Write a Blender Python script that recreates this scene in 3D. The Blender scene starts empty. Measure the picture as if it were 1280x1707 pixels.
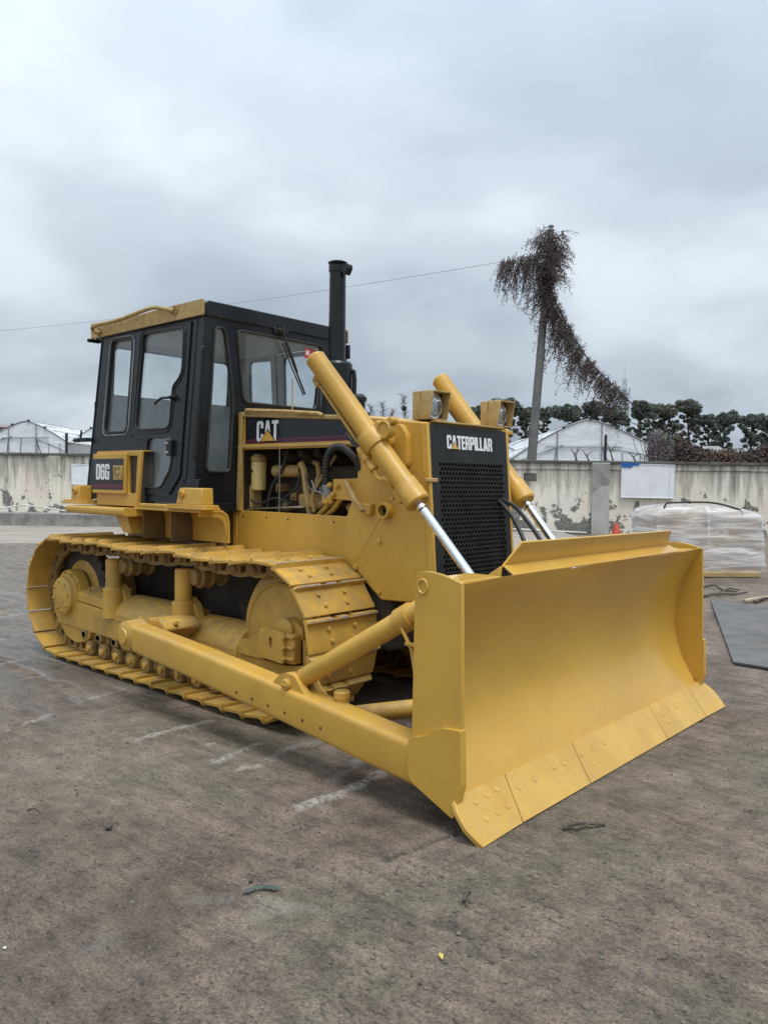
import bpy, bmesh, math, random
import numpy as np
from mathutils import Vector, Matrix, noise
from mathutils.geometry import tessellate_polygon
R = math.radians
PI = math.pi
rnd = random.Random(7)
SC = bpy.context.scene
COL = SC.collection

# ------------------------------------------------------------------ camera
CAM = Vector((4.632, -4.513, 1.65))
C_R = Vector((0.74516812, 0.66675534, 0.01271974))
C_U = Vector((-0.03390083, 0.01882496, 0.99924789))
C_F = Vector((-0.66601442, 0.74503888, -0.03663133))
cd = bpy.data.cameras.new('camera'); cam = bpy.data.objects.new('camera', cd); COL.objects.link(cam)
cd.sensor_fit = 'HORIZONTAL'; cd.sensor_width = 36.0; cd.lens = 1326 / 1280 * 36
cd.clip_start = 0.05; cd.clip_end = 3000
cam.matrix_world = Matrix(((C_R.x, C_U.x, -C_F.x, CAM.x), (C_R.y, C_U.y, -C_F.y, CAM.y), (C_R.z, C_U.z, -C_F.z, CAM.z), (0, 0, 0, 1)))
SC.camera = cam

# ------------------------------------------------------------------ sky, sun, exposure
SUN_EL, SUN_AZ = 70.0, 20.0           # degrees above the horizon; azimuth measured from +X towards -Y
w = bpy.data.worlds.new('World'); SC.world = w; w.use_nodes = True
nt = w.node_tree; nt.nodes.clear()
def N(nt, t, **k):
    n = nt.nodes.new(t)
    for a, b in k.items():
        if a.startswith('i_'):
            key = a[2:]; key = int(key) if key.isdigit() else key.replace('_', ' ')
            n.inputs[key].default_value = b
        else: setattr(n, a, b)
    return n
def L(nt, a, ai, b, bi): nt.links.new(a.outputs[ai], b.inputs[bi])
def ramp(nt, stops, interp='LINEAR'):
    n = nt.nodes.new('ShaderNodeValToRGB'); cr = n.color_ramp; cr.interpolation = interp
    while len(cr.elements) < len(stops): cr.elements.new(0.5)
    for e, (p, c) in zip(cr.elements, stops):
        e.position = p; e.color = (c, c, c, 1) if isinstance(c, (int, float)) else (*c, 1)
    return n
tc = N(nt, 'ShaderNodeTexCoord'); sep = N(nt, 'ShaderNodeSeparateXYZ'); L(nt, tc, 'Generated', sep, 0)
zc = N(nt, 'ShaderNodeMath', operation='MAXIMUM', i_1=0.0); L(nt, sep, 'Z', zc, 0)
zd = N(nt, 'ShaderNodeMath', operation='ADD', i_1=0.30); L(nt, zc, 0, zd, 0)
dv = N(nt, 'ShaderNodeVectorMath', operation='DIVIDE'); L(nt, tc, 'Generated', dv, 0)
cmb = N(nt, 'ShaderNodeCombineXYZ')
for k in 'XYZ': L(nt, zd, 0, cmb, k)
L(nt, cmb, 0, dv, 1)
mp = N(nt, 'ShaderNodeMapping'); mp.inputs['Location'].default_value = (1.7, 0.45, 0.3); mp.inputs['Scale'].default_value = (1, 1, 0.35); L(nt, dv, 0, mp, 0)
n1 = N(nt, 'ShaderNodeTexNoise', i_Scale=1.4, i_Detail=5, i_Roughness=0.45, i_Distortion=0.12); L(nt, mp, 0, n1, 'Vector')
cr = ramp(nt, [(0.30, (0.290, 0.345, 0.405)), (0.43, (0.370, 0.432, 0.500)), (0.53, (0.450, 0.515, 0.582)), (0.68, (0.600, 0.665, 0.725))], 'EASE'); L(nt, n1, 'Fac', cr, 0)
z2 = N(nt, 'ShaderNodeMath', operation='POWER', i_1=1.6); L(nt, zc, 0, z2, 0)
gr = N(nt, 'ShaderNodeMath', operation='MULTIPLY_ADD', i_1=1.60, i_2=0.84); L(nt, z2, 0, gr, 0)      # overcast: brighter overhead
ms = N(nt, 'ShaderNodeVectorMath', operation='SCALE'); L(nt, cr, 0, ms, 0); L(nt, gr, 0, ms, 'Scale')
sky = N(nt, 'ShaderNodeTexSky', sky_type='NISHITA'); sky.sun_disc = False
sky.sun_elevation = R(SUN_EL); sky.sun_rotation = R(90 + SUN_AZ); sky.air_density = 1.0; sky.dust_density = 4.0
bg1 = N(nt, 'ShaderNodeBackground', i_Strength=0.06); L(nt, sky, 0, bg1, 0)
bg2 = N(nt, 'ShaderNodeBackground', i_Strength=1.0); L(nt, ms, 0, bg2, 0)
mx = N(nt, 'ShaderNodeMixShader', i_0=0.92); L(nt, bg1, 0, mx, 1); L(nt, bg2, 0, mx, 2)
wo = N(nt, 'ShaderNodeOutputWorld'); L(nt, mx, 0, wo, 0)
sd = bpy.data.lights.new('sun', 'SUN'); sd.energy = 1.5; sd.angle = R(22); sd.color = (1.0, 0.97, 0.92)
so = bpy.data.objects.new('sun', sd); COL.objects.link(so)
sdir = Vector((math.cos(R(SUN_EL)) * math.cos(R(SUN_AZ)), -math.cos(R(SUN_EL)) * math.sin(R(SUN_AZ)), math.sin(R(SUN_EL))))
so.rotation_euler = sdir.to_track_quat('Z', 'Y').to_euler(); so.location = (6, -3, 12)
vs = SC.view_settings; vs.view_transform = 'Standard'; vs.look = 'None'; vs.gamma = 1; vs.exposure = 0.45; vs.use_curve_mapping = False

# ------------------------------------------------------------------ materials
MATS = {}
def newmat(name):
    m = bpy.data.materials.new(name); m.use_nodes = True; t = m.node_tree; t.nodes.clear()
    o = N(t, 'ShaderNodeOutputMaterial'); p = N(t, 'ShaderNodeBsdfPrincipled'); L(t, p, 0, o, 0)
    MATS[name] = m
    return m, t, p, o
def paint(name, col, rough=0.4, col2=None, dust=None, dust_amt=0.5, scale=3.0, bump=0.05, bscale=60.0, metal=0.0, rvar=0.15, coat=0.0, up=0.6, spec=0.5, chips=0.0):
    m, t, p, o = newmat(name)
    tc = N(t, 'ShaderNodeTexCoord'); oi = N(t, 'ShaderNodeObjectInfo')
    ad = N(t, 'ShaderNodeVectorMath', operation='ADD'); L(t, tc, 'Object', ad, 0)
    sc = N(t, 'ShaderNodeMath', operation='MULTIPLY', i_1=37.0); L(t, oi, 'Random', sc, 0); L(t, sc, 0, ad, 1)
    n1 = N(t, 'ShaderNodeTexNoise', i_Scale=scale, i_Detail=6.0, i_Roughness=0.6); L(t, ad, 0, n1, 'Vector')
    col2 = col2 or tuple(c * 0.82 for c in col)
    r1 = ramp(t, [(0.35, col2), (0.62, col)]); L(t, n1, 'Fac', r1, 0)
    last = (r1, 0)
    n2 = N(t, 'ShaderNodeTexNoise', i_Scale=bscale, i_Detail=5.0, i_Roughness=0.65); L(t, ad, 0, n2, 'Vector')
    rr = N(t, 'ShaderNodeMath', operation='MULTIPLY_ADD', i_1=rvar, i_2=rough - rvar * 0.5); L(t, n1, 'Fac', rr, 0)
    rough_out = rr
    if dust:
        ge = N(t, 'ShaderNodeNewGeometry'); sp = N(t, 'ShaderNodeSeparateXYZ'); L(t, ge, 'Normal', sp, 0)
        u = N(t, 'ShaderNodeMapRange', clamp=True); u.inputs['From Min'].default_value = 0.15; u.inputs['From Max'].default_value = 0.95
        u.inputs['To Min'].default_value = 1 - up; u.inputs['To Max'].default_value = 1.0; L(t, sp, 'Z', u, 0)
        n3 = N(t, 'ShaderNodeTexNoise', i_Scale=scale * 2.3, i_Detail=8.0, i_Roughness=0.72); L(t, ad, 0, n3, 'Vector')
        r3 = ramp(t, [(0.40, 0.0), (0.68, 1.0)]); L(t, n3, 'Fac', r3, 0)
        mm = N(t, 'ShaderNodeMath', operation='MULTIPLY'); L(t, r3, 0, mm, 0); L(t, u, 0, mm, 1)
        m2 = N(t, 'ShaderNodeMath', operation='MULTIPLY', i_1=dust_amt); L(t, mm, 0, m2, 0)
        mix = N(t, 'ShaderNodeMix', data_type='RGBA'); L(t, m2, 0, mix, 0); L(t, r1, 0, mix, 6); mix.inputs[7].default_value = (*dust, 1)
        last = (mix, 2)
        ra = N(t, 'ShaderNodeMath', operation='MULTIPLY_ADD', i_1=0.4); L(t, m2, 0, ra, 0); L(t, rr, 0, ra, 2); rough_out = ra
    if chips:
        n7 = N(t, 'ShaderNodeTexNoise', i_Scale=26.0, i_Detail=7.0, i_Roughness=0.8, i_Distortion=0.8); L(t, ad, 0, n7, 'Vector')
        r7 = ramp(t, [(0.655, 0.0), (0.70, chips)]); L(t, n7, 'Fac', r7, 0)
        mixk = N(t, 'ShaderNodeMix', data_type='RGBA'); L(t, r7, 0, mixk, 0); L(t, last[0], last[1], mixk, 6); mixk.inputs[7].default_value = (0.17, 0.10, 0.045, 1); last = (mixk, 2)
    L(t, last[0], last[1], p, 'Base Color'); L(t, rough_out, 0, p, 'Roughness')
    p.inputs['Metallic'].default_value = metal; p.inputs['Coat Weight'].default_value = coat; p.inputs['Coat Roughness'].default_value = 0.15
    p.inputs['Specular IOR Level'].default_value = spec
    if bump:
        b = N(t, 'ShaderNodeBump', i_Strength=bump, i_Distance=0.01); L(t, n2, 'Fac', b, 'Height'); L(t, b, 0, p, 'Normal')
    return m
DUST = (0.34, 0.25, 0.13)
YEL = (0.61, 0.358, 0.057); YEL2 = (0.51, 0.288, 0.045)
paint('yellow', YEL, 0.36, YEL2, DUST, 0.40, 2.2, 0.06, 45, up=0.8, chips=0.4)
paint('yellow_blade', (0.61, 0.36, 0.058), 0.20, (0.55, 0.315, 0.048), DUST, 0.25, 1.6, 0.10, 9, up=0.4, chips=0.35)
paint('yellow_edge', (0.62, 0.385, 0.085), 0.36, (0.52, 0.31, 0.06), (0.42, 0.28, 0.11), 0.35, 3.0, 0.14, 40, up=0.1, chips=0.5)
paint('yellow_dusty', YEL, 0.48, (0.43, 0.255, 0.05), (0.27, 0.195, 0.10), 0.95, 4.0, 0.14, 70, up=0.72, chips=0.6)
paint('worn_edge', (0.46, 0.30, 0.08), 0.55, (0.19, 0.175, 0.16), (0.36, 0.35, 0.34), 0.8, 16.0, 0.3, 90, up=0.0)
paint('yellow_grimy', (0.40, 0.25, 0.06), 0.6, (0.20, 0.125, 0.045), (0.17, 0.125, 0.075), 0.8, 9.0, 0.2, 90, up=0.2)
paint('yellow_old', (0.50, 0.36, 0.13), 0.5, (0.42, 0.29, 0.10), (0.24, 0.13, 0.06), 0.7, 7.0, 0.1, 60, up=0.1)
paint('grime_brown', (0.17, 0.11, 0.045), 0.7, (0.10, 0.065, 0.03), None, 0, 5.0, 0.2, 60)
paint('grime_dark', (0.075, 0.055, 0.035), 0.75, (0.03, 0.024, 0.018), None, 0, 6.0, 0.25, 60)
paint('black_paint', (0.010, 0.013, 0.016), 0.30, (0.007, 0.009, 0.011), (0.07, 0.07, 0.068), 0.16, 3.0, 0.05, 40, up=0.5, spec=0.35)
paint('black_decal', (0.014, 0.016, 0.019), 0.12, (0.012, 0.013, 0.016), None, 0, 2.0, 0.01, 30, rvar=0.06)
paint('black_mesh', (0.018, 0.021, 0.022), 0.5, (0.011, 0.013, 0.014), (0.07, 0.065, 0.055), 0.3, 5, 0.05, 60, up=0.3, spec=0.3)
paint('rubber', (0.018, 0.018, 0.019), 0.55, (0.03, 0.029, 0.027), None, 0, 9.0, 0.1, 80)
paint('lining', (0.50, 0.52, 0.52), 0.6, (0.42, 0.44, 0.44), None, 0, 3.0, 0.03, 60)
paint('maroon', (0.13, 0.020, 0.040), 0.2, (0.10, 0.016, 0.032), None, 0, 3.0, 0.0)
paint('white_print', (0.82, 0.83, 0.84), 0.3, (0.76, 0.77, 0.78), None, 0, 12.0, 0.0)
paint('logo_yellow', (0.66, 0.38, 0.07), 0.3, (0.6, 0.34, 0.06), None, 0, 12.0, 0.0)
paint('chrome', (0.86, 0.88, 0.90), 0.08, (0.80, 0.82, 0.84), None, 0, 8.0, 0.0, metal=1.0, rvar=0.04)
paint('steel', (0.45, 0.44, 0.42), 0.35, (0.35, 0.33, 0.31), None, 0, 9.0, 0.05, metal=0.9)
paint('filter_cream', (0.55, 0.42, 0.16), 0.4, (0.48, 0.36, 0.13), None, 0, 9.0, 0.03)
paint('red_print', (0.55, 0.06, 0.07), 0.4, (0.45, 0.05, 0.06), None, 0, 9.0, 0.0)
paint('cone_red', (0.62, 0.085, 0.04), 0.5, (0.45, 0.06, 0.03), (0.25, 0.2, 0.16), 0.5, 9.0, 0.05)
paint('concrete_pole', (0.17, 0.165, 0.155), 0.85, (0.12, 0.115, 0.11), None, 0, 3.0, 0.2, 40)
paint('concrete_grey', (0.33, 0.32, 0.30), 0.9, (0.20, 0.19, 0.175), None, 0, 3.0, 0.3, 30)
paint('concrete_patch', (0.46, 0.46, 0.44), 0.9, (0.37, 0.37, 0.35), None, 0, 2.0, 0.2, 30)
paint('plaster_dark', (0.13, 0.13, 0.115), 0.9, (0.075, 0.075, 0.068), None, 0, 2.0, 0.3, 30)
paint('board_white', (0.78, 0.80, 0.82), 0.45, (0.70, 0.715, 0.74), None, 0, 2.5, 0.05, 8)
paint('board_blue', (0.02, 0.13, 0.42), 0.4, (0.02, 0.10, 0.34), None, 0, 5, 0.02)
paint('pipe_white', (0.70, 0.70, 0.68), 0.4, (0.5, 0.49, 0.46), None, 0, 3, 0.03)
paint('bark', (0.10, 0.085, 0.075), 0.95, (0.05, 0.042, 0.036), None, 0, 8, 0.3, 30)
paint('twig_grey', (0.15, 0.125, 0.125), 0.95, (0.10, 0.085, 0.085), None, 0, 8, 0.1, 30)
paint('vine_stem', (0.075, 0.050, 0.052), 0.9, (0.05, 0.035, 0.036), None, 0, 8, 0.1, 30)
paint('wood_yellow', (0.46, 0.33, 0.14), 0.6, (0.36, 0.25, 0.11), None, 0, 5, 0.1, 30)
paint('wire_dark', (0.03, 0.03, 0.032), 0.5, (0.025, 0.025, 0.027), None, 0, 5, 0)
paint('galv', (0.30, 0.31, 0.32), 0.45, (0.20, 0.20, 0.205), None, 0, 6, 0.05, 40, metal=0.3)
paint('tower_hazed', (0.40, 0.45, 0.52), 0.8, (0.38, 0.43, 0.50), None, 0, 1, 0)  # faded blue-grey: distance haze put into the colour
paint('roof_far', (0.27, 0.26, 0.25), 0.8, (0.22, 0.21, 0.205), None, 0, 1, 0.1, 10)
paint('roof_mauve', (0.30, 0.20, 0.21), 0.7, (0.26, 0.17, 0.18), None, 0, 1, 0.1, 10)
paint('plate_steel', (0.105, 0.105, 0.108), 0.55, (0.065, 0.064, 0.064), (0.20, 0.175, 0.145), 0.6, 1.6, 0.15, 25, up=0.2)
paint('cardboard', (0.52, 0.42, 0.33), 0.7, (0.36, 0.27, 0.21), None, 0, 2.0, 0.1, 20)
paint('stone', (0.20, 0.17, 0.145), 0.9, (0.10, 0.085, 0.07), None, 0, 20, 0.3, 80)
paint('leaf_yellow', (0.62, 0.52, 0.13), 0.6, (0.5, 0.42, 0.10), None, 0, 20, 0.1)
paint('green_paint', (0.03, 0.075, 0.062), 0.85, (0.10, 0.10, 0.08), None, 0, 20, 0.1)
paint('straw', (0.46, 0.40, 0.28), 0.8, (0.36, 0.30, 0.2), None, 0, 20, 0.1)

def foliage(name, a, b, c):
    m, t, p, o = newmat(name)
    tc = N(t, 'ShaderNodeTexCoord'); n1 = N(t, 'ShaderNodeTexNoise', i_Scale=0.9, i_Detail=3.0); L(t, tc, 'Object', n1, 'Vector')
    r1 = ramp(t, [(0.35, a), (0.52, b), (0.68, c)]); L(t, n1, 'Fac', r1, 0)
    L(t, r1, 0, p, 'Base Color'); p.inputs['Roughness'].default_value = 0.75; p.inputs['Specular IOR Level'].default_value = 0.2
    return m
foliage('leaf_dark_hazed', (0.098, 0.120, 0.098), (0.132, 0.158, 0.126), (0.172, 0.196, 0.155))  # leaf green lightened and greyed, air haze mixed into the colour
foliage('leaf_olive_hazed', (0.105, 0.112, 0.092), (0.142, 0.148, 0.118), (0.18, 0.183, 0.145))  # same painted haze in the olive leaves
foliage('leaf_vine', (0.068, 0.048, 0.046), (0.095, 0.066, 0.062), (0.088, 0.090, 0.064))
foliage('leaf_bramble', (0.050, 0.042, 0.038), (0.082, 0.056, 0.046), (0.125, 0.078, 0.055))
foliage('leaf_purple', (0.10, 0.075, 0.090), (0.15, 0.12, 0.135), (0.20, 0.17, 0.175))

def glass(name, tint, gloss=0.12, rough=0.02, fac=0.12):
    m = bpy.data.materials.new(name); m.use_nodes = True; t = m.node_tree; t.nodes.clear(); MATS[name] = m
    o = N(t, 'ShaderNodeOutputMaterial'); tr = N(t, 'ShaderNodeBsdfTransparent'); tr.inputs[0].default_value = (*tint, 1)
    g = N(t, 'ShaderNodeBsdfGlossy', i_Roughness=rough); lw = N(t, 'ShaderNodeLayerWeight', i_Blend=0.5); fr = N(t, 'ShaderNodeMath', operation='POWER', i_1=4.0); L(t, lw, 'Facing', fr, 0)
    ad = N(t, 'ShaderNodeMath', operation='ADD', i_1=fac, use_clamp=True); L(t, fr, 0, ad, 0)
    df = N(t, 'ShaderNodeBsdfDiffuse'); df.inputs[0].default_value = (0.5, 0.52, 0.52, 1)
    tcn = N(t, 'ShaderNodeTexCoord'); nn = N(t, 'ShaderNodeTexNoise', i_Scale=3.0, i_Detail=5.0); L(t, tcn, 'Object', nn, 'Vector')
    rr = ramp(t, [(0.4, 0.0), (0.8, 0.09)]); L(t, nn, 'Fac', rr, 0)
    m0 = N(t, 'ShaderNodeMixShader'); L(t, rr, 0, m0, 0); L(t, tr, 0, m0, 1); L(t, df, 0, m0, 2)
    mx = N(t, 'ShaderNodeMixShader'); L(t, ad, 0, mx, 0); L(t, m0, 0, mx, 1); L(t, g, 0, mx, 2); L(t, mx, 0, o, 0)
    return m
glass('glass', (0.95, 0.97, 0.97), fac=0.035)
glass('lens', (0.9, 0.92, 0.93), fac=0.25)

def film(name, col, alpha, bscale, bstr, rough):
    m = bpy.data.materials.new(name); m.use_nodes = True; t = m.node_tree; t.nodes.clear(); MATS[name] = m
    o = N(t, 'ShaderNodeOutputMaterial'); p = N(t, 'ShaderNodeBsdfPrincipled'); p.inputs['Base Color'].default_value = (*col, 1); p.inputs['Roughness'].default_value = rough
    tcn = N(t, 'ShaderNodeTexCoord'); mp = N(t, 'ShaderNodeMapping'); mp.inputs['Scale'].default_value = bscale; L(t, tcn, 'Object', mp, 0)
    nn = N(t, 'ShaderNodeTexNoise', i_Scale=1.0, i_Detail=6.0, i_Roughness=0.6, i_Distortion=1.2); L(t, mp, 0, nn, 'Vector')
    b = N(t, 'ShaderNodeBump', i_Strength=bstr, i_Distance=0.05); L(t, nn, 'Fac', b, 'Height'); L(t, b, 0, p, 'Normal')
    rr = ramp(t, [(0.36, max(0, alpha - 0.3)), (0.66, min(1, alpha + 0.35))]); L(t, nn, 'Fac', rr, 0)
    tr = N(t, 'ShaderNodeBsdfTransparent'); mx = N(t, 'ShaderNodeMixShader'); L(t, rr, 0, mx, 0); L(t, tr, 0, mx, 1); L(t, p, 0, mx, 2); L(t, mx, 0, o, 0)
    return m
film('stretch_film', (0.88, 0.88, 0.88), 0.42, (1.0, 1.0, 8.0), 0.8, 0.16)
film('greenhouse_film', (0.88, 0.91, 0.94), 0.78, (0.5, 0.5, 1.5), 0.5, 0.3)

# plaster wall: cream limewash, black runs from the coping, peeled patches down to grey render
def plaster():
    m, t, p, o = newmat('plaster')
    tc = N(t, 'ShaderNodeTexCoord'); sp = N(t, 'ShaderNodeSeparateXYZ'); L(t, tc, 'Object', sp, 0)
    n1 = N(t, 'ShaderNodeTexNoise', i_Scale=0.55, i_Detail=5.0, i_Roughness=0.6); L(t, tc, 'Object', n1, 'Vector')
    base = ramp(t, [(0.33, (0.72, 0.63, 0.55)), (0.5, (0.76, 0.72, 0.61)), (0.68, (0.70, 0.69, 0.62))]); L(t, n1, 'Fac', base, 0)
    mp = N(t, 'ShaderNodeMapping'); mp.inputs['Scale'].default_value = (2.4, 2.4, 0.28); L(t, tc, 'Object', mp, 0)
    n2 = N(t, 'ShaderNodeTexNoise', i_Scale=1.6, i_Detail=7.0, i_Roughness=0.7); L(t, mp, 0, n2, 'Vector')
    hz = N(t, 'ShaderNodeMapRange'); hz.inputs['From Min'].default_value = 0.7; hz.inputs['From Max'].default_value = 2.45; hz.inputs['To Min'].default_value = -0.10; hz.inputs['To Max'].default_value = 0.22; L(t, sp, 'Z', hz, 0)
    a = N(t, 'ShaderNodeMath', operation='ADD'); L(t, n2, 'Fac', a, 0); L(t, hz, 0, a, 1)
    r2 = ramp(t, [(0.50, 0.0), (0.62, 0.45), (0.78, 0.95)]); L(t, a, 0, r2, 0)
    m1 = N(t, 'ShaderNodeMix', data_type='RGBA'); L(t, r2, 0, m1, 0); L(t, base, 0, m1, 6); m1.inputs[7].default_value = (0.17, 0.165, 0.145, 1)
    n3 = N(t, 'ShaderNodeTexNoise', i_Scale=1.9, i_Detail=8.0, i_Roughness=0.62); L(t, tc, 'Object', n3, 'Vector')
    hb = N(t, 'ShaderNodeMapRange'); hb.inputs['From Min'].default_value = 0.2; hb.inputs['From Max'].default_value = 1.9; hb.inputs['To Min'].default_value = 0.15; hb.inputs['To Max'].default_value = -0.07; L(t, sp, 'Z', hb, 0)
    a3 = N(t, 'ShaderNodeMath', operation='ADD'); L(t, n3, 'Fac', a3, 0); L(t, hb, 0, a3, 1)
    r3 = ramp(t, [(0.60, 0.0), (0.625, 1.0)]); L(t, a3, 0, r3, 0)
    n4 = N(t, 'ShaderNodeTexNoise', i_Scale=14.0, i_Detail=4.0); L(t, tc, 'Object', n4, 'Vector')
    pc = ramp(t, [(0.4, (0.13, 0.12, 0.105)), (0.65, (0.30, 0.285, 0.26))]); L(t, n4, 'Fac', pc, 0)
    m2 = N(t, 'ShaderNodeMix', data_type='RGBA'); L(t, r3, 0, m2, 0); L(t, m1, 2, m2, 6); L(t, pc, 0, m2, 7)
    L(t, m2, 2, p, 'Base Color'); p.inputs['Roughness'].default_value = 0.92
    b = N(t, 'ShaderNodeBump', i_Strength=0.5, i_Distance=0.02, invert=True); L(t, r3, 0, b, 'Height'); L(t, b, 0, p, 'Normal')
plaster()

# yard surface: grey-brown packed grit over concrete, damp patches, pale scrapes (vertex attribute 'scrape'), grit relief
def yard():
    m, t, p, o = newmat('yard')
    tc = N(t, 'ShaderNodeTexCoord')
    A = {k: N(t, 'ShaderNodeAttribute', attribute_name=k) for k in ('scrape', 'damp', 'pale', 'crack')}
    def noise_(sc, det=6.0, ro=0.6, vec=None, dis=0.0):
        n = N(t, 'ShaderNodeTexNoise', i_Scale=sc, i_Detail=det, i_Roughness=ro, i_Distortion=dis)
        if vec is None: L(t, tc, 'Object', n, 'Vector')
        else: L(t, vec, 0, n, 'Vector')
        return n
    def mapped(rot, sc):
        mp = N(t, 'ShaderNodeMapping'); mp.inputs['Rotation'].default_value = (0, 0, R(rot)); mp.inputs['Scale'].default_value = sc; L(t, tc, 'Object', mp, 0); return mp
    def mixc(fac, a, col, fo='Fac', ao=2, blend='MIX'):
        mx = N(t, 'ShaderNodeMix', data_type='RGBA', blend_type=blend)
        if isinstance(fac, float): mx.inputs[0].default_value = fac
        else: L(t, fac, fo, mx, 0)
        L(t, a, ao, mx, 6)
        if isinstance(col, tuple): mx.inputs[7].default_value = (*col, 1)
        else: L(t, col, 0, mx, 7)
        return mx
    def mul(a, ao, b, bo=0):
        q = N(t, 'ShaderNodeMath', operation='MULTIPLY'); L(t, a, ao, q, 0)
        if isinstance(b, float): q.inputs[1].default_value = b
        else: L(t, b, bo, q, 1)
        return q
    big = noise_(0.55, 8.0, 0.66, dis=0.6)
    c0 = ramp(t, [(0.28, (0.070, 0.050, 0.036)), (0.40, (0.138, 0.104, 0.078)), (0.50, (0.200, 0.155, 0.121)), (0.58, (0.150, 0.129, 0.092)), (0.66, (0.200, 0.163, 0.126)), (0.78, (0.275, 0.230, 0.180))]); L(t, big, 'Fac', c0, 0)
    mid = noise_(5.5, 12.0, 0.74); cm = ramp(t, [(0.30, 0.40), (0.48, 0.95), (0.70, 1.5)]); L(t, mid, 'Fac', cm, 0)
    x1 = mixc(1.0, c0, cm, ao=0, blend='MULTIPLY')
    dr_ = mapped(3, (1.0, 7.0, 1)); scuff = noise_(1.7, 9.0, 0.72, dr_, 0.5); cs = ramp(t, [(0.36, 0.62), (0.52, 1.0), (0.70, 1.22)]); L(t, scuff, 'Fac', cs, 0)
    x2 = mixc(0.8, x1, cs, blend='MULTIPLY')
    fine = noise_(85.0, 6.0, 0.8); cf = ramp(t, [(0.32, 0.18), (0.5, 1.0), (0.68, 1.75)]); L(t, fine, 'Fac', cf, 0)
    x3 = mixc(0.9, x2, cf, blend='MULTIPLY')
    pit = noise_(1.0, 6.0, 0.72, mapped(25, (19, 46, 20)), 0.4); cp_ = ramp(t, [(0.60, 0.0), (0.66, 0.85)]); L(t, pit, 'Fac', cp_, 0)
    x4 = mixc(cp_, x3, (0.045, 0.036, 0.030), fo=0)
    stn = noise_(230.0, 2.0, 0.5); cst = ramp(t, [(0.70, 0.0), (0.76, 0.6)]); L(t, stn, 'Fac', cst, 0)
    x5 = mixc(cst, x4, (0.44, 0.41, 0.37), fo=0)
    # pale tyre and track smears in the damp part of the yard
    sv = mapped(-47, (0.55, 4.5, 1)); sme = noise_(1.6, 10.0, 0.74, sv, 0.5); rs = ramp(t, [(0.53, 0.0), (0.63, 1.0)]); L(t, sme, 'Fac', rs, 0)
    f6 = mul(mul(rs, 0, A['damp'], 'Fac'), 0, 0.8); x6 = mixc(f6, x5, (0.36, 0.36, 0.355), fo=0)
    brk = noise_(34.0, 7.0, 0.75); rb = ramp(t, [(0.40, 0.0), (0.52, 1.0)]); L(t, brk, 'Fac', rb, 0)
    f7 = mul(A['scrape'], 'Fac', rb, 0); x7 = mixc(f7, x6, (0.47, 0.445, 0.41), fo=0)
    npa = noise_(14.0, 6.0, 0.7); rpa = ramp(t, [(0.35, (0.22, 0.20, 0.15)), (0.65, (0.42, 0.37, 0.27))]); L(t, npa, 'Fac', rpa, 0)
    f8 = mul(A['pale'], 'Fac', 0.7); x8 = mixc(f8, x7, rpa, fo=0)
    f9 = mul(A['crack'], 'Fac', rb, 0); x9 = mixc(f9, x8, (0.035, 0.028, 0.024), fo=0)
    wet = noise_(0.8, 6.0, 0.6, sv); r6 = ramp(t, [(0.40, 0.0), (0.58, 1.0)]); L(t, wet, 'Fac', r6, 0)
    wm = mul(r6, 0, A['damp'], 'Fac'); wd_ = mul(wm, 0, 0.6); x10 = mixc(wd_, x9, (0.090, 0.084, 0.076), fo=0); L(t, x10, 2, p, 'Base Color'); ro = N(t, 'ShaderNodeMath', operation='MULTIPLY_ADD', i_1=-0.66, i_2=0.80); L(t, wm, 0, ro, 0); L(t, ro, 0, p, 'Roughness')
    h1 = mul(mid, 'Fac', 1.0); h2 = N(t, 'ShaderNodeMath', operation='MULTIPLY_ADD', i_1=0.42); L(t, fine, 'Fac', h2, 0); L(t, h1, 0, h2, 2)
    h3 = N(t, 'ShaderNodeMath', operation='MULTIPLY_ADD', i_1=-0.30); L(t, cp_, 0, h3, 0); L(t, h2, 0, h3, 2)
    h4 = N(t, 'ShaderNodeMath', operation='MULTIPLY_ADD', i_1=0.6); L(t, scuff, 'Fac', h4, 0); L(t, h3, 0, h4, 2)
    b = N(t, 'ShaderNodeBump', i_Strength=0.85, i_Distance=0.028); L(t, h4, 0, b, 'Height'); L(t, b, 0, p, 'Normal')
yard()

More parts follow.
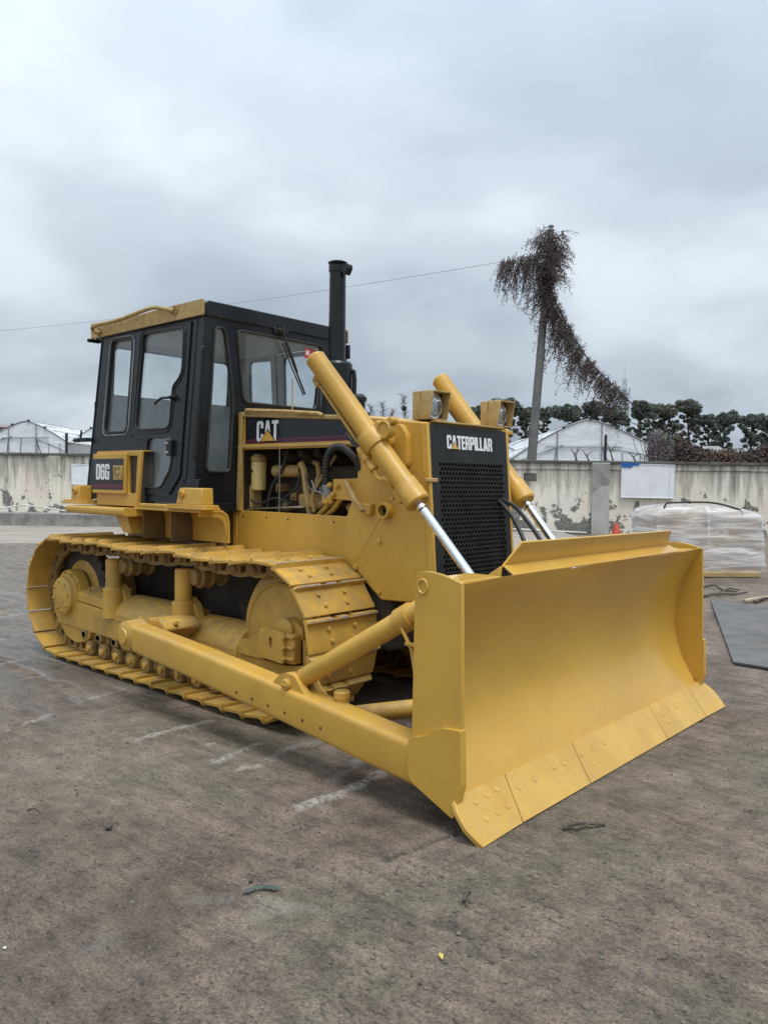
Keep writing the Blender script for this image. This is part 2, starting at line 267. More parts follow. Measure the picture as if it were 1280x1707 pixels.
# ------------------------------------------------------------------ mesh tools
def sgn(o, label, cat, group=None):
    o['label'] = label; o['category'] = cat
    if group: o['group'] = group
    return o
def empty(name, loc=(0, 0, 0), label=None, cat=None, group=None):
    o = bpy.data.objects.new(name, None); COL.objects.link(o); o.location = loc; o.empty_display_size = 0.2
    if label: sgn(o, label, cat, group)
    return o
class MB:
    def __init__(s): s.v = []; s.f = []; s.m = []; s.mats = None
    def add(s, vs, fs, mi=0):
        b = len(s.v); s.v += [tuple(v) for v in vs]; s.f += [tuple(b + i for i in f) for f in fs]; s.m += [mi] * len(fs); return s
    def box(s, x0, x1, y0, y1, z0, z1):
        vs = [(x, y, z) for x in (x0, x1) for y in (y0, y1) for z in (z0, z1)]
        return s.add(vs, [(0, 1, 3, 2), (4, 6, 7, 5), (0, 4, 5, 1), (2, 3, 7, 6), (0, 2, 6, 4), (1, 5, 7, 3)])
    def panel(s, poly, holes, P, nrm, t, mi_in=0, both=True):
        """flat plate from 2D outline with holes; P maps (u,v) to 3D; thickness t along nrm (towards the inside)"""
        nrm = Vector(nrm)
        loops = [poly] + list(holes); flat = []
        for lp in loops: flat += lp
        tris = tessellate_polygon([[Vector((u, v, 0)) for u, v in lp] for lp in loops])
        A = [Vector(P(u, v)) for u, v in flat]; n = len(A)
        b = len(s.v); s.v += [tuple(a) for a in A] + [tuple(a + nrm * t) for a in A]
        for tr in tris:
            s.f.append(tuple(b + i for i in tr)); s.m.append(0)
            s.f.append(tuple(b + n + i for i in reversed(tr))); s.m.append(mi_in)
        k = 0
        for lp in loops:
            m = len(lp)
            for i in range(m):
                j = (i + 1) % m
                s.f.append((b + k + i, b + k + j, b + n + k + j, b + n + k + i)); s.m.append(0)
            k += m
        return s
    def lathe(s, p0, p1, prof, seg=20, caps=True):
        """profile of (distance along p0->p1, radius)"""
        p0 = Vector(p0); ax = (Vector(p1) - p0).normalized(); q = ax.to_track_quat('Z', 'Y'); u = q @ Vector((1, 0, 0)); v = q @ Vector((0, 1, 0))
        b = len(s.v); n = len(prof)
        for d, r in prof:
            for k in range(seg):
                a = 2 * PI * k / seg; s.v.append(tuple(p0 + ax * d + (u * math.cos(a) + v * math.sin(a)) * r))
        for i in range(n - 1):
            for k in range(seg):
                k2 = (k + 1) % seg; s.f.append((b + i * seg + k, b + i * seg + k2, b + (i + 1) * seg + k2, b + (i + 1) * seg + k)); s.m.append(0)
        if caps:
            s.f.append(tuple(b + k for k in reversed(range(seg)))); s.m.append(0)
            s.f.append(tuple(b + (n - 1) * seg + k for k in range(seg))); s.m.append(0)
        return s
    def rod(s, p0, p1, r, seg=16, r2=None):
        d = (Vector(p1) - Vector(p0)).length
        return s.lathe(p0, p1, [(0, r), (d, r if r2 is None else r2)], seg)
    def tube(s, pts, r, seg=8, closed=False, caps=True):
        pts = [Vector(p) for p in pts]; n = len(pts); b = len(s.v); up = None
        for i, p in enumerate(pts):
            a = pts[(i - 1) % n] if (closed or i > 0) else p; c = pts[(i + 1) % n] if (closed or i < n - 1) else p
            t = (c - a).normalized()
            if up is None: up = t.orthogonal().normalized()
            up = (up - t * up.dot(t))
            up = up.normalized() if up.length > 1e-6 else t.orthogonal().normalized()
            sd = t.cross(up); rr = r[i] if isinstance(r, (list, tuple)) else r
            for k in range(seg):
                an = 2 * PI * k / seg; s.v.append(tuple(p + (up * math.cos(an) + sd * math.sin(an)) * rr))
        m = n if closed else n - 1
        for i in range(m):
            i2 = (i + 1) % n
            for k in range(seg):
                k2 = (k + 1) % seg; s.f.append((b + i * seg + k, b + i * seg + k2, b + i2 * seg + k2, b + i2 * seg + k)); s.m.append(0)
        if caps and not closed:
            s.f.append(tuple(b + k for k in reversed(range(seg)))); s.m.append(0)
            s.f.append(tuple(b + (n - 1) * seg + k for k in range(seg))); s.m.append(0)
        return s
    def sweep(s, secs):
        """list of closed loops (same count) bridged, ends capped"""
        n = len(secs[0]); b = len(s.v)
        for lp in secs: s.v += [tuple(p) for p in lp]
        for i in range(len(secs) - 1):
            for k in range(n):
                k2 = (k + 1) % n; s.f.append((b + i * n + k, b + i * n + k2, b + (i + 1) * n + k2, b + (i + 1) * n + k)); s.m.append(0)
        s.f.append(tuple(b + k for k in reversed(range(n)))); s.m.append(0)
        s.f.append(tuple(b + (len(secs) - 1) * n + k for k in range(n))); s.m.append(0)
        return s
    def hexbolt(s, p, nrm, r, h):
        p = Vector(p); nrm = Vector(nrm).normalized()
        return s.lathe(p - nrm * 0.004, p + nrm, [(0, r * 1.25), (0.007, r * 1.25), (0.007, r), (h, r * 0.95), (h + 0.002, r * 0.7)], 6)
    def mesh(s, name, recalc=True, smooth=32, bevel=0):
        me = bpy.data.meshes.new(name); me.from_pydata(s.v, [], s.f)
        if any(s.m): me.polygons.foreach_set('material_index', s.m)
        if recalc or bevel:
            bm = bmesh.new(); bm.from_mesh(me)
            if recalc: bmesh.ops.recalc_face_normals(bm, faces=bm.faces)
            bm.to_mesh(me); bm.free()
        if smooth:
            me.polygons.foreach_set('use_smooth', [True] * len(me.polygons)); me.set_sharp_from_angle(angle=R(smooth))
        return me
    def build(s, name, mat, parent=None, bevel=0.0, recalc=True, smooth=32, seg=2):
        me = s.mesh(name, recalc, smooth)
        for m in (mat if isinstance(mat, (list, tuple)) else [mat]): me.materials.append(MATS[m])
        o = bpy.data.objects.new(name, me); COL.objects.link(o); o.parent = parent
        if bevel:
            md = o.modifiers.new('bevel', 'BEVEL'); md.width = bevel; md.segments = seg; md.limit_method = 'ANGLE'; md.angle_limit = R(38); md.harden_normals = False
        return o
def link_copy(o, parent, mat=None, mirror=False):
    c = o.copy(); COL.objects.link(c); c.parent = parent
    if mirror:
        c.matrix_basis = Matrix.Diagonal((1, -1, 1, 1)) @ o.matrix_basis
    return c
def mirror_tree(o, parent):
    c = link_copy(o, parent, mirror=True)
    for ch in list(o.children):
        k = ch.copy(); COL.objects.link(k); k.parent = c
    return c
def rpoly(pts, r, n=4):
    """round the corners of a polygon"""
    out = []; m = len(pts)
    for i in range(m):
        p = Vector(pts[i]); a = Vector(pts[i - 1]); c = Vector(pts[(i + 1) % m])
        da = (a - p); dc = (c - p); rr = r[i] if isinstance(r, (list, tuple)) else r
        k = min(rr, da.length * 0.45, dc.length * 0.45)
        q0 = p + da.normalized() * k; q1 = p + dc.normalized() * k
        for j in range(n + 1):
            t = j / n; q = q0 * (1 - t) ** 2 + p * 2 * t * (1 - t) + q1 * t * t; out.append((q.x, q.y))
    return out
def inset(poly, d):
    """offset towards the centroid side by d (negative grows)"""
    m = len(poly); area = sum(poly[i][0] * poly[(i + 1) % m][1] - poly[(i + 1) % m][0] * poly[i][1] for i in range(m)); sg = 1 if area > 0 else -1
    out = []
    for i in range(m):
        a = Vector(poly[i - 1]); p = Vector(poly[i]); c = Vector(poly[(i + 1) % m])
        n1 = Vector((-(p - a).y, (p - a).x)); n2 = Vector((-(c - p).y, (c - p).x))
        nn = (n1.normalized() + n2.normalized())
        nn = nn.normalized() if nn.length > 1e-6 else n1.normalized()
        k = max(0.4, nn.dot(n1.normalized())); q = p + nn * sg * d / k; out.append((q.x, q.y))
    return out

def spline(pts, n=8):
    out = []; P = [Vector(p) for p in pts]; P = [P[0] * 2 - P[1]] + P + [P[-1] * 2 - P[-2]]
    for i in range(1, len(P) - 2):
        for k in range(n):
            t = k / n; a, b, c, d = P[i - 1:i + 3]
            out.append(0.5 * ((2 * b) + (c - a) * t + (2 * a - 5 * b + 4 * c - d) * t * t + (3 * b - a - 3 * c + d) * t ** 3))
    out.append(P[-2]); return out
# block letters in a box 1 high (heavy condensed sans)
GL = {
 'C': (0.58, [(.58,.64),(.58,.88),(.47,1),(.11,1),(0,.88),(0,.12),(.11,0),(.47,0),(.58,.12),(.58,.36),(.375,.36),(.375,.20),(.34,.155),(.24,.155),(.205,.20),(.205,.80),(.24,.845),(.34,.845),(.375,.80),(.375,.64)], []),
 'A': (0.62, [(0,0),(.19,1),(.43,1),(.62,0),(.41,0),(.38,.19),(.24,.19),(.21,0)], [[(.265,.36),(.355,.36),(.31,.74)]]),
 'T': (0.54, [(0,1),(.54,1),(.54,.83),(.375,.83),(.375,0),(.165,0),(.165,.83),(0,.83)], []),
 'E': (0.46, [(0,0),(0,1),(.46,1),(.46,.83),(.205,.83),(.205,.59),(.42,.59),(.42,.425),(.205,.425),(.205,.17),(.46,.17),(.46,0)], []),
 'R': (0.58, [(0,0),(0,1),(.45,1),(.56,.89),(.56,.58),(.48,.49),(.55,.41),(.58,0),(.37,0),(.35,.36),(.31,.40),(.205,.40),(.205,0)], [[(.205,.56),(.205,.84),(.32,.84),(.355,.80),(.355,.60),(.32,.56)]]),
 'P': (0.55, [(0,0),(0,1),(.44,1),(.55,.89),(.55,.50),(.44,.39),(.205,.39),(.205,0)], [[(.205,.55),(.205,.84),(.31,.84),(.345,.80),(.345,.59),(.31,.55)]]),
 'I': (0.21, [(0,0),(0,1),(.21,1),(.21,0)], []),
 'L': (0.44, [(0,0),(0,1),(.205,1),(.205,.17),(.44,.17),(.44,0)], []),
 'D': (0.57, [(0,0),(0,1),(.46,1),(.57,.88),(.57,.12),(.46,0)], [[(.205,.16),(.205,.84),(.33,.84),(.365,.80),(.365,.20),(.33,.16)]]),
 '6': (0.56, [(.54,.70),(.54,.89),(.44,1),(.11,1),(0,.88),(0,.12),(.11,0),(.45,0),(.56,.12),(.56,.52),(.46,.62),(.30,.62),(.205,.56),(.205,.80),(.24,.845),(.31,.845),(.345,.80),(.345,.70)], [[(.205,.20),(.205,.43),(.24,.475),(.32,.475),(.355,.43),(.355,.20),(.32,.155),(.24,.155)]]),
 'G': (0.58, [(.58,.66),(.58,.88),(.47,1),(.11,1),(0,.88),(0,.12),(.11,0),(.40,0),(.45,.06),(.47,0),(.58,0),(.58,.54),(.31,.54),(.31,.39),(.375,.39),(.375,.20),(.34,.155),(.24,.155),(.205,.20),(.205,.80),(.24,.845),(.34,.845),(.375,.80),(.375,.66)], []),
 'W': (0.90, [(0,1),(.19,1),(.27,.38),(.37,1),(.53,1),(.63,.38),(.71,1),(.90,1),(.74,0),(.55,0),(.45,.58),(.35,0),(.16,0)], []),
}
def word(txt, P, nrm, h, gap=0.07, width=None, shear=0.0, t=0.0015):
    """P(u,v) metres -> 3D; returns MB, and per-letter x spans"""
    x = 0; spans = []
    for ch in txt: spans.append((x, x + GL[ch][0])); x += GL[ch][0] + gap
    tot = x - gap; kx = (width / tot) if width else h
    mb = MB()
    for ch, (a, b) in zip(txt, spans):
        _, o, hs = GL[ch]; f = lambda p: ((a + p[0]) * kx + shear * p[1] * h, p[1] * h)
        mb.panel([f(p) for p in o], [[f(p) for p in hh] for hh in hs], P, nrm, t)
    return mb, [(a * kx, b * kx) for a, b in spans]

# place from the photograph's bearing: lateral s and depth d (metres) in the camera's horizontal frame
FH = Vector((C_F.x, C_F.y, 0)).normalized(); RH = Vector((FH.y, -FH.x, 0))
def sd_at(s, d, z=0.0): return Vector((CAM.x, CAM.y, 0)) + RH * s + FH * d + Vector((0, 0, z))
def bear(px, py, depth):
    """world point on the sight line of photo pixel (px,py) at the given depth"""
    dr = C_R * ((px - 640) / 1326) + C_U * (-(py - 853.5) / 1326) + C_F
    return CAM + dr * depth
def gpt(px, py, z=0.0):
    dr = C_R * ((px - 640) / 1326) + C_U * (-(py - 853.5) / 1326) + C_F
    return CAM + dr * ((z - CAM.z) / dr.z)

# ------------------------------------------------------------------ ground
def hsh(ix, iy, k):
    n = (ix.astype(np.int64) * 374761393 + iy.astype(np.int64) * 668265263 + k * 974634777) & 0xffffffff
    n = ((n ^ (n >> 13)) * 1274126177) & 0xffffffff
    return ((n ^ (n >> 16)) & 0xffff) / 65535.0
def vn(x, y, k=0):
    ix = np.floor(x); iy = np.floor(y); fx = x - ix; fy = y - iy; fx = fx * fx * (3 - 2 * fx); fy = fy * fy * (3 - 2 * fy)
    a = hsh(ix, iy, k); b = hsh(ix + 1, iy, k); c = hsh(ix, iy + 1, k); d = hsh(ix + 1, iy + 1, k)
    return (a * (1 - fx) + b * fx) * (1 - fy) + (c * (1 - fx) + d * fx) * fy
def fbm(x, y, k=0, o=4):
    r = 0; a = 0.5
    for i in range(o): r = r + a * vn(x * 2 ** i, y * 2 ** i, k + i); a *= 0.5
    return r
def sstep(a, b, x): t = np.clip((x - a) / (b - a), 0, 1); return t * t * (3 - 2 * t)
def axis(lo, hi, fine_lo, fine_hi, st, grow=1.16):
    a = list(np.arange(fine_lo, fine_hi, st)); k = st; x = a[-1]
    while x < hi: k *= grow; x += k; a.append(x)
    k = st; x = fine_lo; pre = []
    while x > lo: k *= grow; x -= k; pre.append(x)
    return np.array(pre[::-1] + a)
gs = axis(-700, 700, -4.3, 3.9, 0.021); gd = axis(-30, 1500, 1.9, 9.5, 0.021, 1.10)
S_, D_ = np.meshgrid(gs, gd); fh = np.array(FH); rh = np.array(RH)
GX = CAM.x + rh[0] * S_ + fh[0] * D_; GY = CAM.y + rh[1] * S_ + fh[1] * D_
near = 1 - sstep(14, 30, D_)
GZ = -0.004 + near * ((fbm(GX * 0.7, GY * 0.7, 3, 3) - 0.45) * 0.016 + (fbm(GX * 8, GY * 8, 11, 3) - 0.44) * 0.020 * sstep(0.25, 0.6, fbm(GX * 0.8, GY * 0.8, 40, 3)) - 0.012 * sstep(0.56, 0.70, fbm(GX * 1.1, GY * 7.0, 77, 3)))
def segmask(lines, wob=0.6, k=60):
    m = np.zeros_like(GX)
    for pts, wd, st in lines:
        P = [gpt(*p) for p in pts]
        for a, b in zip(P[:-1], P[1:]):
            ax, ay, bx, by = a.x, a.y, b.x, b.y
            near_ = (GX > min(ax, bx) - 0.4) & (GX < max(ax, bx) + 0.4) & (GY > min(ay, by) - 0.4) & (GY < max(ay, by) + 0.4)
            if not near_.any(): continue
            x = GX[near_]; y = GY[near_]
            t = np.clip(((x - ax) * (bx - ax) + (y - ay) * (by - ay)) / ((bx - ax) ** 2 + (by - ay) ** 2), 0, 1)
            dd = np.hypot(x - ax - t * (bx - ax), y - ay - t * (by - ay)) + (fbm(x * 14, y * 14, k, 3) - 0.45) * wd * 2.2
            v = st * (1 - sstep(wd * 0.35, wd, dd)) * (0.35 + 0.9 * fbm(x * 22, y * 22, k + 9, 2))
            m[near_] = np.maximum(m[near_], v)
    return np.clip(m, 0, 1)
scr = segmask([([(228, 1233), (290, 1215), (352, 1203)], 0.035, 1.0), ([(360, 1268), (395, 1255), (432, 1240)], 0.05, 1.0), ([(396, 1283), (432, 1277)], 0.03, .9),
    ([(450, 1264), (500, 1243), (532, 1238)], 0.06, .5), ([(498, 1347), (560, 1326), (600, 1311), (648, 1284)], 0.045, 1.0), ([(552, 1300), (590, 1282), (608, 1258)], 0.06, .55),
    ([(8, 1219), (50, 1205), (85, 1191)], 0.03, .9), ([(150, 1166), (208, 1149)], 0.03, .8), ([(0, 1142), (60, 1128), (120, 1112)], 0.04, .6), ([(0, 1108), (50, 1098)], 0.05, .7),
    ([(340, 1243), (365, 1238)], .02, .7), ([(320, 1505), (380, 1498)], .05, .2), ([(440, 1520), (500, 1510)], .06, .3), ([(130, 1590), (175, 1572)], .05, .25),
    ([(0, 1065), (45, 1055)], .06, .6), ([(0, 1030), (38, 1022)], .06, .6), ([(5, 990), (36, 986)], .08, .6), ([(890, 1282), (960, 1262), (1010, 1243)], .03, .3)])
crk = segmask([([(645, 1430), (700, 1409), (768, 1387)], 0.022, 1.0), ([(728, 1536), (800, 1565), (845, 1580), (900, 1600)], 0.022, .7), ([(310, 1405), (420, 1418), (470, 1430), (560, 1460)], .02, .5),
    ([(1085, 1270), (1130, 1257)], .02, .4), ([(20, 1350), (60, 1340)], .02, .5), ([(0, 1062), (40, 1060)], .05, .7), ([(0, 1240), (40, 1238)], .02, .4)], k=90)
damp = sstep(4.6, 6.6, D_) * sstep(1.1, 2.6, -S_) * (1 - 0.5 * sstep(16, 20, D_)) + 0.16 * sstep(0.42, 0.6, fbm(GX * 0.6, GY * 0.6, 70, 3))
g1 = gpt(40, 1290); g2 = gpt(450, 1512)
pale = 0.35 * np.exp(-((GX - g1.x) ** 2 + (GY - g1.y) ** 2) / 0.5) + 0.8 * np.exp(-((GX - g2.x) ** 2 / 0.014 + (GY - g2.y) ** 2 / 0.014)) * sstep(0.38, 0.55, fbm(GX * 16, GY * 16, 31, 3))
GZ = GZ + 0.012 * scr - 0.012 * crk
nr, nc = GX.shape
me = bpy.data.meshes.new('ground'); me.vertices.add(nr * nc)
me.vertices.foreach_set('co', np.stack([GX, GY, GZ], -1).astype(np.float32).ravel())
ii = np.arange(nr * nc).reshape(nr, nc); q = np.stack([ii[:-1, :-1], ii[:-1, 1:], ii[1:, 1:], ii[1:, :-1]], -1).reshape(-1, 4)
me.loops.add(q.size); me.loops.foreach_set('vertex_index', q.ravel().astype(np.int32)); me.polygons.add(len(q))
me.polygons.foreach_set('loop_start', (np.arange(len(q)) * 4).astype(np.int32)); me.update(calc_edges=True)
for nm, ar in (('scrape', scr), ('damp', np.clip(damp, 0, 1)), ('pale', np.clip(pale, 0, 1)), ('crack', crk)):
    at = me.attributes.new(nm, 'FLOAT', 'POINT'); at.data.foreach_set('value', ar.astype(np.float32).ravel())
me.polygons.foreach_set('use_smooth', [True] * len(me.polygons))
if me.polygons[0].normal.z < 0: me.flip_normals()
me.materials.append(MATS['yard']); go = bpy.data.objects.new('ground', me); COL.objects.link(go); go['kind'] = 'structure'

paint('apron', (0.36, 0.315, 0.27), 0.85, (0.27, 0.235, 0.20), (0.20, 0.18, 0.16), 0.5, 0.8, 0.2, 12, up=0.1)
def sdbox(mb, s0, s1, d0, d1, z0, z1):
    vs = [sd_at(s, d, z) for s in (s0, s1) for d in (d0, d1) for z in (z0, z1)]
    return mb.add(vs, [(0, 1, 3, 2), (4, 6, 7, 5), (0, 4, 5, 1), (2, 3, 7, 6), (0, 2, 6, 4), (1, 5, 7, 3)])
mb = MB(); n = 60
for k in range(n):                                                     # broken front edge of the apron slab
    s0 = -24 + k * 0.5; e0 = 19.3 + 0.10 * math.sin(k * 1.7) + 0.06 * math.sin(k * 0.61); e1 = 19.3 + 0.10 * math.sin((k + 1) * 1.7) + 0.06 * math.sin((k + 1) * 0.61)
    A = [sd_at(s0, e0, .07), sd_at(s0 + .5, e1, .07), sd_at(s0 + .5, 27.2, .07), sd_at(s0, 27.2, .07), sd_at(s0, e0 - .03, -.03), sd_at(s0 + .5, e1 - .03, -.03)]
    mb.add(A, [(0, 1, 2, 3), (4, 5, 1, 0)])
o = mb.build('concrete_apron', 'apron', recalc=False, smooth=20); o['kind'] = 'structure'

# crumbs, grit and clods lying over the near yard
mb = MB()
for k in range(9000):
    d = 1.95 + 7.5 * rnd.random() ** 1.5; s = (rnd.random() * 2 - 1) * d * 0.52
    p = sd_at(s, d)
    if -3.1 < p.x < 2.65 and abs(p.y) < 1.25: continue
    r = 0.0018 + 0.008 * rnd.random() ** 5; z = -0.002
    vs = []
    for a in range(5):
        an = a * 1.2566 + rnd.random(); vs.append((p.x + r * math.cos(an) * (0.7 + rnd.random()), p.y + r * math.sin(an), z))
    vs.append((p.x, p.y, z + r * (0.9 + rnd.random())))
    mb.add(vs, [(a, (a + 1) % 5, 5) for a in range(5)])
o = mb.build('grit', 'stone', recalc=False, smooth=0); o['kind'] = 'stuff'; o['label'] = 'small crumbs and grit scattered over the yard'; o['category'] = 'grit'

# ------------------------------------------------------------------ perimeter wall
WD = 27.0                                                               # depth of the wall face
WH = 2.42
wall = empty('perimeter_wall', sd_at(0, WD), 'long stained cream plaster wall closing the yard behind the bulldozer', 'wall')
wall.rotation_euler = (0, 0, math.atan2(RH.y, RH.x))                     # local X along the wall, local Y away from the camera
def wbox(name, x0, x1, y0, y1, z0, z1, mat, parent=wall, bevel=0.0):
    return MB().box(x0, x1, y0, y1, z0, z1).build(name, mat, parent, bevel)
mb = MB()
xs = [-26 + i * 0.5 for i in range(105)]
prev = None
for i, x in enumerate(xs):                                               # uneven top edge
    z = WH + 0.02 * math.sin(i * 0.9) + 0.015 * math.sin(i * 2.3) + (0.05 if x < -4 else 0.0)
    c = [(x, 0, -0.3), (x, 0, z), (x, 0.24, z + 0.01), (x, 0.24, -0.3)]
    if prev: mb.add(prev + c, [(0, 1, 5, 4), (1, 2, 6, 5), (2, 3, 7, 6)])
    prev = c
mb.build('wall_face', 'plaster', wall, recalc=False, smooth=20)
for s0, s1 in ((-26, -5.2), (-5.2, 4.4), (4.4, 12.0), (12.0, 26)):
    wbox('coping', s0, s1 - 0.01, -0.05, 0.29, WH + (0.0 if s0 < -5 else -0.035), WH + (0.10 if s0 < -5 else 0.07), 'plaster_dark', bevel=0.02)
for x0, x1, m in ((-11.35, -10.95, 'plaster'), (-18.5, -18.1, 'plaster'), (7.02, 7.62, 'concrete_patch'), (13.9, 14.4, 'plaster')):
    wbox('pilaster', x0, x1, -0.09, -0.002, -0.1, WH + 0.0, m, bevel=0.015)
MB().panel(rpoly([(7.02, 2.40), (7.02, 1.42), (7.15, 1.50), (7.28, 1.66), (7.56, 1.68), (7.62, 1.72), (7.62, 2.40)], 0.03), [], lambda u, v: (u, -0.1, v), (0, 1, 0), 0.008).build('mortar_patch', 'concrete_grey', wall)
for x0, x1 in ((3.3, 7.0), (7.65, 12.4), (11.0, 13.8)):
    wbox('drip_band', x0, x1, -0.03, -0.003, 2.19, 2.225, 'plaster', bevel=0.008)
wbox('plinth', -26, -3.0, -0.55, -0.004, -0.1, 0.50, 'concrete_grey', bevel=0.05)
wbox('plinth', -3.0, 6.9, -0.14, -0.004, -0.1, 0.12, 'plaster_dark', bevel=0.04)
MB().tube([(-22, -0.62, .36), (-16, -0.62, .50), (-12.8, -.62, .64), (-11.9, -0.62, .77), (-10.45, -0.62, .57), (-5, -.62, .45)], 0.026, 8).build('drain_pipe', 'pipe_white', wall)
MB().tube([(1.5, -0.38, .16), (4.6, -0.38, .15), (6.8, -0.36, .06)], 0.03, 8).build('drain_pipe', 'pipe_white', wall)
MB().tube([(4.55, -0.42, .16), (4.55, -0.42, -.1)], 0.025, 8).build('drain_pipe', 'pipe_white', wall)

def wall_thing(name, label, cat, x, z):
    o = empty(name, wall.location + RH * x + Vector((0, 0, z)), label, cat); o.rotation_euler = wall.rotation_euler; return o
def board(name, label, cat, px0, px1, py0, py1, mat, blue=False):
    k = (WD - 0.13) / 1326
    x0, x1 = (px0 - 640) * k, (px1 - 640) * k
    hz = lambda px: 795 + 0.0127 * px
    z1 = 1.65 + (hz(px0) - py0) * k; z0 = 1.65 + (hz(px0) - py1) * k
    t = wall_thing(name, label, cat, (x0 + x1) / 2, z0)
    w_, h_ = (x1 - x0) / 2, z1 - z0
    pts = [(-w_, 0), (w_, -0.02), (w_ * .99, h_ * .97), (-w_, h_)]
    MB().panel(pts, [], lambda u, v: (u, -0.125 - 0.02 * math.sin(v * 3) * (u / w_), v), (0, 1, 0), 0.018).build('sheet', mat, t)
    mb = MB(); mb.tube([(p[0] * 0.995, -0.135, p[1]) for p in pts], 0.012, 6, closed=True); mb.build('edge_trim', mat, t)
    if blue:
        MB().panel([(-w_, h_ - .13), (-w_ * .62, h_ - .14), (-w_ * .60, h_ - .07), (-w_ * .32, h_ - .05), (-w_ * .35, h_ + .03), (-w_, h_ + .04)], [], lambda u, v: (u, -0.15, v), (0, 1, 0), 0.01).build('blue_tape', 'board_blue', t)
        MB().tube([(w_ * .80, -.135, 0.02), (w_ * .80, -.135, h_ * .95)], 0.008, 6).build('batten', 'board_white', t)
    return t
board('notice_board', 'large blank white board with a blue strip at its top corner, on the wall', 'board', 1034, 1124, 771, 827, 'board_white', True)
board('notice_board', 'small blank white board on the wall beside the rear of the cab', 'board', 119, 156, 772, 805, 'board_white')
board('wall_plate', 'small dark grey plate fixed near the top of the wall left of the pilaster', 'plate', 872, 893, 787, 799, 'plaster_dark')
# traffic cone
cp = sd_at((1028 - 640) / 1326 * 26.2, 26.2)
ct = empty('traffic_cone', cp, 'faded red traffic cone at the foot of the wall under the white board', 'cone')
MB().lathe((0, 0, 0.05), (0, 0, 1), [(0, .15), (.16, .115), (.30, .075), (.37, .05), (.375, .0)], 16).build('cone_body', 'cone_red', ct)
MB().box(-.21, .21, -.21, .21, 0, .05).build('base', 'cone_red', ct, 0.01)

# ================================================================== BULLDOZER (X forward, Y to its left, Z up)
BZ = empty('bulldozer', (0, 0, 0), 'yellow crawler bulldozer with black cab and wide straight blade parked on the yard', 'bulldozer')
XZ = lambda y: (lambda u, v: (u, y, v))
def mir(o): return mirror_tree(o, BZ)

# ---- tracks
TC = -0.805; HWD = 0.325                                                # track centre line and half shoe width
rc, fc, RR = (-2.44, 0.575), (0.455, 0.585), 0.515
path = []
for k in range(25):                                                     # front idler, over the top and down
    a = R(90 - k * 7.5); path.append((fc[0] + RR * math.cos(a), fc[1] + RR * math.sin(a)))
for k in range(1, 12): path.append((fc[0] - (fc[0] - rc[0]) * k / 12, 0.060))
for k in range(25):
    a = R(-90 - k * 7.5); path.append((rc[0] + RR * math.cos(a), rc[1] + RR * math.sin(a)))
for k in range(1, 24):                                                  # top run sags between the carrier rollers
    x = rc[0] + (fc[0] - rc[0]) * k / 24
    sag = 0.030 * abs(math.sin(PI * (x + 0.62) / 1.04)) if x < 0.42 else 0
    path.append((x, 1.098 - sag * (0.6 if x < -1.6 else 1.0)))
pl = [Vector((p[0], 0, p[1])) for p in path]
cum = [0]
for i in range(len(pl)): cum.append(cum[-1] + (pl[(i + 1) % len(pl)] - pl[i]).length)
def along(d):
    d %= cum[-1]
    for i in range(len(pl)):
        if cum[i + 1] >= d:
            t = (d - cum[i]) / (cum[i + 1] - cum[i]); return pl[i].lerp(pl[(i + 1) % len(pl)], t)
NS = 40; PT = cum[-1] / NS
hp_ = PT / 2 + .003
profA = [(-hp_ + .004, .002), (-hp_ + .007, .014), (-hp_ + .016, .054), (-hp_ + .030, .054), (-hp_ + .042, .022), (-hp_ + .07, .017), (hp_ - .03, .017), (hp_ - .009, .011), (hp_ - .009, -.002), (hp_ - .04, .0), (-hp_ + .03, .0), (-hp_ + .004, -.010)]
profB = [(-hp_ + .022, .010), (-hp_ + .024, .030), (-hp_ + .026, .054), (-hp_ + .030, .054), (-hp_ + .042, .022), (-hp_ + .07, .017), (hp_ - .03, .017), (hp_ - .009, .011), (hp_ - .009, -.002), (hp_ - .04, .0), (-hp_ + .03, .0), (-hp_ + .022, .0)]
shoe = MB()
cuts = [(-HWD, -.105, 0), (-.105, -.055, 1), (-.055, .035, 0), (.035, .085, 1), (.085, HWD, 0)]
for a, b, k in cuts:
    pr = profB if k else profA
    secs = []
    for y in ([a, b] if k else [a, a + .012, b - .012, b] if (a == -HWD or b == HWD) else [a, b]):
        e = 0.0
        if (a == -HWD and y == a) or (b == HWD and y == b): e = 0.020
        secs.append([(t, y, n_ if n_ < .03 else n_ - e) for t, n_ in pr])
    shoe.sweep(secs)
for bt, by in ((-.035, -.14), (-.035, .10), (.045, -.12), (.045, .08)):
    shoe.hexbolt((bt, by, .017), (0, 0, 1), .0165, .019)
shoe_me = shoe.mesh('track_shoe', smooth=30); shoe_me.materials.append(MATS['yellow_dusty']); shoe_me.materials.append(MATS['worn_edge'])
for pg in shoe_me.polygons:
    if min(shoe_me.vertices[v].co.z for v in pg.vertices) > .038: pg.material_index = 1
linkm = MB()
lo = rpoly([(-.145, -.10), (-.07, -.115), (.02, -.115), (.13, -.10), (.145, -.04), (.10, -.004), (-.10, -.004), (-.145, -.04)], .02, 3)
hole = rpoly([(-.035, -.085), (.03, -.085), (.035, -.03), (-.035, -.03)], .02, 3)
for y in (-.115, .085):
    linkm.panel(lo, [hole], (lambda yy: (lambda u, v: (u, yy, v)))(y), (0, 1, 0), .032)
for y0, y1 in ((-.135, -.112), (.115, .138)):
    linkm.lathe((-.10, y0, -.058), (-.10, y1, -.058), [(0, .030), (y1 - y0, .034)], 12)
linkm.rod((-.10, -.09, -.058), (-.10, .09, -.058), .028, 10)
link_me = linkm.mesh('track_link'); link_me.materials.append(MATS['yellow_grimy'])
track = empty('track'); track.parent = BZ
